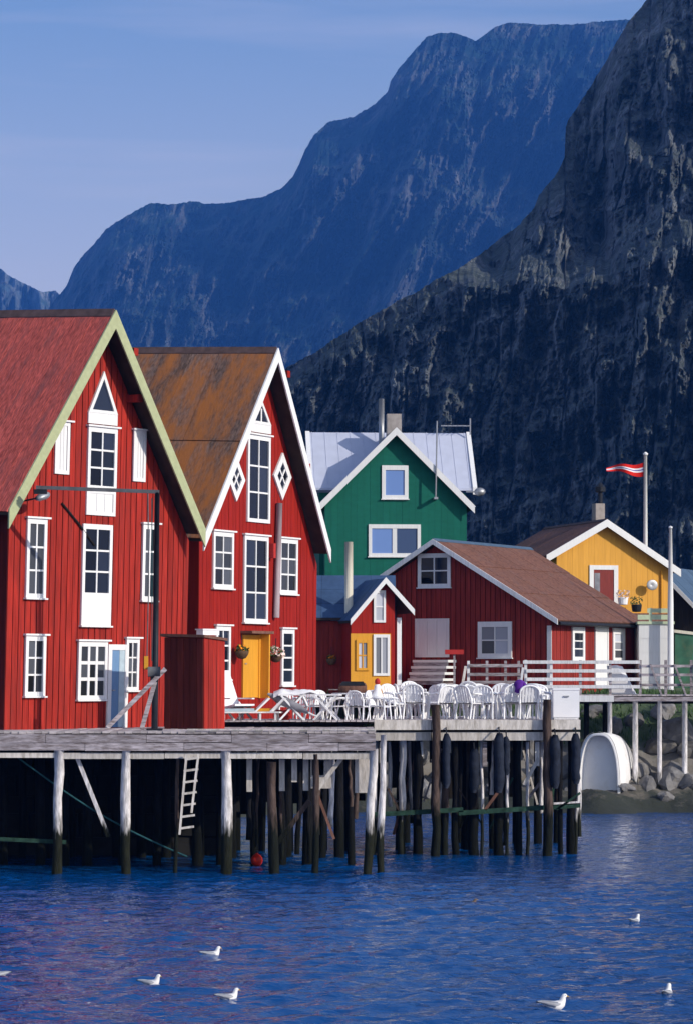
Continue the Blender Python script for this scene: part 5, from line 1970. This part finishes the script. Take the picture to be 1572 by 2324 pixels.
for i, (px, yy, ang, lab) in enumerate(((712, 85.3, 95, 'white armchair at the left end of the terrace beside the crossed leg table'),
                                       (768, 85.6, -80, 'white armchair on the terrace left of the dark barrel grill'),
                                       (812, 85.2, 160, 'white armchair on the terrace just right of the grill'),
                                       (860, 85.9, 70, 'white armchair standing below the white lantern'),
                                       (650, 86.9, 10, 'white armchair behind the cloth covered table, nearest the ochre door'),
                                       (692, 87.0, -20, 'white armchair behind the crossed leg tables, below the tall narrow window'),
                                       (735, 87.1, 30, 'white armchair behind the crossed leg tables, in front of the dark cottage wall'),
                                       (838, 87.0, -15, 'white armchair behind the grill, in front of the ochre porch'),
                                       (884, 86.6, 100, 'white armchair at the corner where the two terraces meet'))):
    ch = dup(chair0, ((px - CX) * yy / FPX, yy, TZ + .005), R(ang), lab)
    ch.scale = (.92, .92, .92)


for i, (px, yy, ang, lab, lv) in enumerate(((938, 89.9, 20, 'lower chair of the white stack standing behind the brown pile', 0), (938, 89.9, 20, 'upper chair of the white stack standing behind the brown pile', 1),
                                           (1070, 89.2, 160, 'lower chair of the white stack in the middle of the terrace', 0), (1070, 89.2, 160, 'upper chair of the white stack in the middle of the terrace', 1),
                                           (1214, 88.2, 100, 'lower chair of the white stack beside the right brown pile', 0), (1214, 88.2, 100, 'upper chair of the white stack beside the right brown pile', 1),
                                           (985, 88.0, -100, 'white plastic armchair turned sideways right behind the brown pile', 0), (1120, 90.0, 75, 'white plastic armchair turned sideways behind the middle table', 0))):
    dz = .11 * lv
    ch = dup(chair0, ((px - CX) * yy / FPX, yy + .05 * lv, TZ + .005 + dz), R(ang), lab)
    ch.scale = (1.08, 1.08, 1.08)


def make_table(label):
    t = thing('plastic_table', label, 'table', (0, 0, 0), 0, 'white plastic chairs and tables on the pier terrace')
    obj('tabletop', MB().lathe([(.44, .70), (.47, .715), (.47, .735), (.44, .74)], 20), M['plastic'], t)
    for k in range(4):
        a = math.pi / 4 + k * math.pi / 2
        obj('leg', MB().tube([(.2 * math.cos(a), .2 * math.sin(a), .70), (.36 * math.cos(a), .36 * math.sin(a), 0)], [.03, .024], 7), M['plastic'], t, smooth=True)
    return t


t0_ = make_table('round white plastic table among the chairs left of the brown pile')
t0_.location = ((1046 - CX) * 89.6 / FPX, 89.6, TZ + .005)
dup(t0_, ((1118 - CX) * 87.9 / FPX, 87.9, TZ + .005), .3, 'round white plastic table in the middle of the chair terrace')
dup(t0_, ((1204 - CX) * 89.7 / FPX, 89.7, TZ + .005), .6, 'round white plastic table at the right end of the chairs')
dup(t0_, ((790 - CX) * 86.4 / FPX, 86.4, TZ + .005), .6, 'round white plastic table under the dark grill hood')

# purple jacket on a chair
pj = at(1178, 1557, 86.7)
jk = thing('jacket', 'purple jacket hanging over a white chair back', 'jacket', pj)
jm = MB().lathe([(.03, -.22), (.12, -.18), (.155, -.05), (.14, .05), (.15, .12), (.07, .17), (.02, .18)], 10)
jm.v = [(x * (1 + .2 * math.sin(zz_ * 30 + y * 9)), y * .5, zz_) for x, y, zz_ in jm.v]
obj('body', jm, M['purple'], jk, smooth=True)
obj('sleeve', MB().tube([(.11, 0, .1), (.17, -.03, -.05), (.15, -.04, -.25)], [.05, .055, .045], 8), M['purple'], jk, smooth=True)

# white chest at the end of the pier
a_, b_ = at(1255, 1640, 86.35), at(1314, 1562, 86.35)
CH = thing('storage_chest', 'tall white storage chest standing at the right end of the pier', 'chest', (a_.x, 86.35, TZ))
cwid, chh = b_.x - a_.x, b_.z - TZ
obj('body', MB().box(0, cwid, 0, .62, .06, chh - .06), M['plastic'], CH)
obj('lid', MB().box(-.012, cwid + .012, -.015, .635, chh - .057, chh), M['plastic'], CH)
obj('plinth', MB().box(.02, cwid - .02, .02, .6, .004, .057), M['white_old'], CH)
obj('handle', MB().box(cwid * .4, cwid * .6, -.035, -.003, chh * .72, chh * .76), M['metal'], CH)

# reclining white lounge chair by the shed
p = at(528, 1600, 85.4)
LC = thing('deck_chair', 'white high backed deck chair reclining beside the red shed', 'deck chair', (p.x + .1, 85.4, TZ), R(28))
obj('backrest', MB().hexa([(-.3, .35, .35), (.3, .35, .35), (.3, .41, .35), (-.3, .41, .35), (-.24, .95, 1.38), (.24, .95, 1.38), (.24, 1.0, 1.36), (-.24, 1.0, 1.36)]), M['plastic'], LC)
obj('seat', MB().hexa([(-.3, -.55, .40), (.3, -.55, .40), (.3, .36, .30), (-.3, .36, .30), (-.3, -.55, .45), (.3, -.55, .45), (.3, .36, .35), (-.3, .36, .35)]), M['plastic'], LC)
for s in (-1, 1):
    obj('leg', MB().bar((s * .28, -.4, .42), (s * .28, .5, 0.01), .05), M['plastic'], LC)
    obj('leg', MB().bar((s * .28, .45, .5), (s * .28, -.45, 0.01), .05), M['plastic'], LC)
    obj('armrest', MB().box(s * .33 - .04, s * .33 + .04, -.4, .5, .58, .615), M['plastic'], LC)

# low loungers with pale cushions at the left end
for (px, yy, ang, cu_, lab) in ((548, 84.95, 8, 'cloth_blue', 'low lounger with pale blue cushion at the left end of the terrace'),
                               (588, 85.15, -10, 'ochre', 'low lounger with mustard cushion in front of the ochre door')):
    t = thing('lounger', lab, 'lounger', ((px - CX) * yy / FPX, yy, TZ), R(ang))
    obj('frame', MB().box(-.62, .62, -.25, .25, .20, .24), M['white_old'], t)
    obj('cushion', MB().hexa([(-.6, -.24, .243), (.35, -.24, .243), (.35, .24, .243), (-.6, .24, .243), (-.58, -.22, .32), (.33, -.22, .33), (.33, .22, .33), (-.58, .22, .32)]), M[cu_], t)
    obj('backrest', MB().hexa([(.34, -.24, .243), (.40, -.24, .243), (.40, .24, .243), (.34, .24, .243), (.72, -.24, .62), (.78, -.24, .60), (.78, .24, .60), (.72, .24, .62)]), M['plastic'], t)
    for sx_ in (-.5, .5):
        for sy_ in (-.2, .2):
            obj('leg', MB().box(sx_ - .025, sx_ + .025, sy_ - .025, sy_ + .025, 0.005, .199), M['white_old'], t)
# folded grey parasol leaning over the loungers
a_, b_ = at(608, 1575, 85.2), at(700, 1618, 84.95)
PS = thing('parasol', 'folded grey canvas parasol lying slantwise beside the crossed leg table', 'parasol', (0, 0, 0))
obj('canopy', MB().tube([a_, a_.lerp(b_, .3), a_.lerp(b_, .75), b_], [.03, .15, .12, .04], 9), M['cloth_grey'], PS, smooth=True)
obj('pole', MB().tube([b_, b_ + (b_ - a_).normalized() * .25], .025, 6), M['white'], PS)
p = at(640, 1612, 85.5)
rcb = thing('cushion', 'small red cushion on the terrace under the folded parasol', 'cushion', (p.x, 85.5, TZ))
rcm = MB().hexa([(-.2, -.16, .005), (.2, -.16, .005), (.2, .16, .005), (-.2, .16, .005), (-.24, -.19, .12), (.24, -.19, .12), (.24, .19, .12), (-.24, .19, .12)])
rcm.hexa([(-.24, -.19, .121), (.24, -.19, .121), (.24, .19, .121), (-.24, .19, .121), (-.18, -.14, .28), (.18, -.14, .28), (.18, .14, .28), (-.18, .14, .28)])
obj('cover', rcm, M['red_cloth'], rcb)


# crossed-leg white tables
def cross_table(px, yy, ang, label, w=.75, cloth=True):
    t = thing('folding_table', label, 'table', ((px - CX) * yy / FPX, yy, TZ), R(ang), 'crossed leg tables on the left terrace')
    obj('tabletop', MB().box(-w / 2, w / 2, -.32, .32, .68, .72), M['plastic'], t)
    for s in (-.28, .28):
        obj('leg', MB().bar((-w / 2 + .04, s, .005), (w / 2 - .08, s, .68), .05), M['plastic'], t)
        obj('leg', MB().bar((w / 2 - .04, s - .055, .005), (-w / 2 + .08, s - .055, .68), .05), M['plastic'], t)
    obj('stretcher', MB().box(-.03, .03, -.3, .3, .32, .36), M['plastic'], t)
    return t


cross_table(660, 85.3, 6, 'white crossed leg table under the hanging cloth left of the other tables')
cross_table(742, 85.25, -8, 'white crossed leg table between the armchairs and the dark grill')
p = at(690, 1568, 85.4)
CLT = thing('tablecloth', 'rumpled white cloth spread over the left crossed leg table', 'tablecloth', ((672 - CX) * 85.35 / FPX, 85.35, TZ + .722))
gx_, gy_ = 16, 8
vs, fs = [], []
for j in range(2):
    for a in range(gx_ + 1):
        for b in range(gy_ + 1):
            x = -.62 + 1.24 * a / gx_
            y = -.38 + .76 * b / gy_
            zz_ = .02 + .10 * float(vnoise(np.array([x * 5.0 + 3]), np.array([y * 5.0 + 9]), 5)[0]) - .32 * max(0, abs(y) - .33) * 5 - .25 * max(0, abs(x) - .42) * 1.5
            vs.append((x, y, zz_ - .008 * j + .03))
G = lambda j, a, b: j * (gx_ + 1) * (gy_ + 1) + a * (gy_ + 1) + b
for a in range(gx_):
    for b in range(gy_):
        fs.append((G(0, a, b), G(0, a + 1, b), G(0, a + 1, b + 1), G(0, a, b + 1)))
        fs.append((G(1, a, b), G(1, a, b + 1), G(1, a + 1, b + 1), G(1, a + 1, b)))
obj('cloth', MB().add(vs, fs), M['plastic'], CLT, smooth=True)

# barrel grill
p = at(800, 1566, 88.0)
GR = thing('barrel_grill', 'dark barrel grill standing on legs before the cottage porch', 'grill', (p.x, 88.0, TZ))
bz_ = p.z - TZ
obj('barrel', MB().tube([(-.40, 0, bz_), (-.36, 0, bz_), (.36, 0, bz_), (.40, 0, bz_)], [.12, .2, .2, .12], 14), M['rust_wood'], GR, smooth=True)
obj('hood', MB().prism([(-.36, bz_ + .12), (.36, bz_ + .12), (.3, bz_ + .24), (-.3, bz_ + .24)], -.17, .17), M['black_metal'], GR)
for sx_ in (-.3, .3):
    for sy_ in (-.15, .15):
        obj('leg', MB().bar((sx_, sy_, bz_ - .1), (sx_ * 1.1, sy_ * 1.3, .005), .035), M['black_metal'], GR)
obj('side_shelf', MB().box(-.68, -.41, -.15, .15, bz_ - .01, bz_ + .02), M['grey_wood'], GR)

# white lantern with a red cap
p = at(856, 1590, 86.2)
LN2 = thing('lantern', 'white bell shaped lantern with a red cap on a stand', 'lantern', (p.x, 86.2, TZ))
lz = at(0, 1560, 86.2).z - TZ
obj('shade', MB().lathe([(.17, -.30), (.15, -.26), (.10, -.12), (.09, .0), (.06, .06)], 14, (0, 0, lz + .02)), M['plastic'], LN2, smooth=True)
obj('cap', MB().lathe([(.05, .0), (.08, .03), (.07, .12), (.02, .17)], 12, (0, 0, lz + .083)), M['red_cloth'], LN2, smooth=True)
obj('stand', MB().tube([(0, 0, 0), (0, 0, lz - .26)], .025, 8), M['white'], LN2)
obj('foot', MB().lathe([(.17, .003), (.15, .03), (.03, .05)], 12), M['white'], LN2)

# pots by the yellow house
pa_ = at(1415, 1366, 127.9)
for (px, row, m1_, m2_, lab) in ((1413, 1362, 'plastic', 'pink', 'white pot with pale flowers at the foot of the red door of the yellow house'),
                                (1444, 1378, 'black_metal', 'leaf', 'dark plant pot standing on the terrace of the yellow house')):
    p = YH.uz(px, row, .8)
    w_ = YH.o + YH.t * p[0] - YH.b * .8 + Vector((0, 0, p[1]))
    t = thing('plant_pot', lab, 'plant pot', w_)
    obj('pot', MB().lathe([(.13, -.22), (.2, -.2), (.24, .1), (.21, .12)], 12), M[m1_], t)
    lf = MB()
    rr_ = random.Random(px)
    for i in range(60):
        c = Vector((rr_.uniform(-.28, .28), rr_.uniform(-.28, .28), rr_.uniform(.1, .45)))
        u_ = Vector((rr_.uniform(-1, 1), rr_.uniform(-1, 1), rr_.uniform(-1, 1))).normalized() * .05
        v_ = u_.orthogonal().normalized() * .05
        lf.add([c - u_, c + v_, c + u_, c - v_], [(0, 1, 2, 3)])
    tag(obj('foliage', lf, M[m2_], t), kind='stuff')
# terrace the pots stand on
u0, z0 = YH.uz(1405, 1384, .9)
YH.put('terrace', MB().box(u0 - .6, WY - .7, -2.2, -.03, z0 - .55, z0 - .18), M['rust_wood'])
for k in range(4):
    xx = u0 - .4 + (WY - .4 - u0) * k / 3.3
    YH.put('terrace_post', MB().box(xx, xx + .12, -2.1, -1.98, -1.0, z0 - .552), M['grey_wood'])

# lounger leaning on the walkway rail
p = at(1412, 1525, YW - .3)
tag(obj('folded_chair', MB().hexa([(p.x - .42, YW + .4, WZ + .02), (p.x + .55, YW + .4, WZ + .02), (p.x + .6, YW + .55, WZ + .02), (p.x - .4, YW + .55, WZ + .02),
                                   (p.x - .55, YW + .2, p.z + .22), (p.x - .2, YW + .2, p.z + .26), (p.x + .05, YW + .3, p.z + .2), (p.x - .5, YW + .3, p.z + .2)]), M['plastic']),
    'white folded sun chair propped behind the walkway rail', 'chair')


# ================================================================== GULLS
def make_gull(label, dusky=False):
    t = thing('gull', label, 'gull', (0, 0, 0), 0, 'gulls swimming on the harbour')
    # body: one loft from tail tip along the back to the breast, up the neck to the head
    st_ = [(-.235, .085, .006, .004), (-.19, .075, .030, .012), (-.13, .062, .058, .034), (-.06, .045, .082, .062), (.02, .035, .092, .075), (.08, .045, .084, .075),
           (.12, .075, .066, .066), (.138, .115, .048, .052), (.148, .150, .041, .044), (.162, .178, .041, .038), (.185, .182, .033, .030), (.205, .176, .018, .016)]
    m_ = MB()
    seg = 12
    n_ = len(st_)
    for i, (x, z, ry_, rz_) in enumerate(st_):
        pa = st_[max(0, i - 1)]
        pb_ = st_[min(n_ - 1, i + 1)]
        d = Vector((pb_[0] - pa[0], 0, pb_[1] - pa[1])).normalized()
        nrm = Vector((-d.z, 0, d.x))
        for k in range(seg):
            a = 2 * math.pi * k / seg
            c = Vector((x, 0, z)) + nrm * (rz_ * math.sin(a)) + Vector((0, ry_ * math.cos(a), 0))
            m_.v.append(tuple(c))
    for i in range(n_ - 1):
        for k in range(seg):
            k2 = (k + 1) % seg
            m_.f.append((i * seg + k, i * seg + k2, (i + 1) * seg + k2, (i + 1) * seg + k))
    m_.f.append(tuple(range(seg - 1, -1, -1)))
    m_.f.append(tuple((n_ - 1) * seg + k for k in range(seg)))
    b_ = obj('body', m_, M['dusky' if dusky else 'feather'], t, smooth=True)
    for s in (-1, 1):
        w_ = MB()
        prof = [(-.275, .105, .004), (-.2, .10, .028), (-.1, .085, .045), (0, .075, .052), (.07, .075, .035), (.095, .08, .008)]
        for (x, z, hgt) in prof:
            yy = s * np.interp(x, [-.275, -.1, .02, .095], [.02, .062, .082, .062])
            w_.v += [(x, yy + s * .012, z - hgt), (x, yy + s * .018, z), (x, yy * .72, z + hgt * .55), (x, yy * .7, z - hgt * .6)]
        for i in range(len(prof) - 1):
            for k in range(4):
                k2 = (k + 1) % 4
                w_.f.append((i * 4 + k, i * 4 + k2, (i + 1) * 4 + k2, (i + 1) * 4 + k))
        w_.f += [(0, 1, 2, 3), tuple((len(prof) - 1) * 4 + k for k in (3, 2, 1, 0))]
        obj('wing', w_, M['dusky' if dusky else 'wing'], t, smooth=True)
    obj('tail_tip', MB().hexa([(-.30, -.022, .088), (-.215, -.028, .086), (-.215, .028, .086), (-.30, .022, .088), (-.30, -.018, .102), (-.215, -.026, .106), (-.215, .026, .106), (-.30, .018, .102)]), M['black_metal'], t)
    obj('beak', MB().tube([(.20, 0, .176), (.225, 0, .172), (.245, 0, .164)], [.012, .009, .003], 6), M['beak'], t)
    for s in (-1, 1):
        obj('eye', MB().lathe([(.002, -.006), (.006, 0), (.002, .006)], 6, (.178, s * .035, .190)), M['black_metal'], t)
    return t


gulls = [(480, 2170, 8, 1.0, 'gull low in the water, farthest of the three white gulls at left'),
         (342, 2236, -14, 1.02, 'plump white gull, leftmost of the fully visible gulls'),
         (518, 2268, 12, 1.0, 'white gull with raised head, nearest of the three gulls at left'),
         (1257, 2287, 4, 1.18, 'largest brightest white gull at lower right, tail pointing left'),
         (1440, 2093, 50, .92, 'small greyish gull farthest out on the right side'),
         (1513, 2259, 70, 1.02, 'gull turned away from the camera near the lower right edge'),
         (-4, 2217, 200, 1.0, 'gull cut off by the left edge of the picture')]
g0 = None
for (px, row, ang, s, lab) in gulls:
    yy = HC * FPX / (row - HR)
    x = (px - CX) * yy / FPX
    if g0 is None:
        g0 = make_gull(lab)
        g = g0
    else:
        g = dup(g0, (0, 0, 0), 0, lab)
    g.location, g.rotation_euler, g.scale = (x, yy, -.02), (0, 0, R(ang)), (s * .78, s * .84, s * .90)
yy = HC * FPX / (2047 - HR)
dk = make_gull('small dusky brown bird floating alone beyond the middle of the water', True)
dk.location, dk.rotation_euler, dk.scale = ((1065 - CX) * yy / FPX, yy, -.08), (0, 0, R(10)), (.8, .8, .7)


# ================================================================== HAZE
def haze(x0, x1, y0, y1, z0, z1, density, color):
    m = bpy.data.materials.new('haze_air')
    m.use_nodes = True
    nt = m.node_tree
    nt.nodes.clear()
    o = nt.nodes.new('ShaderNodeOutputMaterial')
    v = nt.nodes.new('ShaderNodeVolumePrincipled')
    v.inputs['Color'].default_value = (*color, 1)
    v.inputs['Density'].default_value = density
    v.inputs['Anisotropy'].default_value = 0.0
    nt.links.new(v.outputs[0], o.inputs['Volume'])
    h = obj('haze', MB().box(x0, x1, y0, y1, z0, z1), m)
    return tag(h, 'thin blue air haze in front of the mountains', kind='stuff')


haze(-6500, 6500, -300, 7200, -4.0, 1750, 1.15e-4, (0.075, 0.30, 1.0))
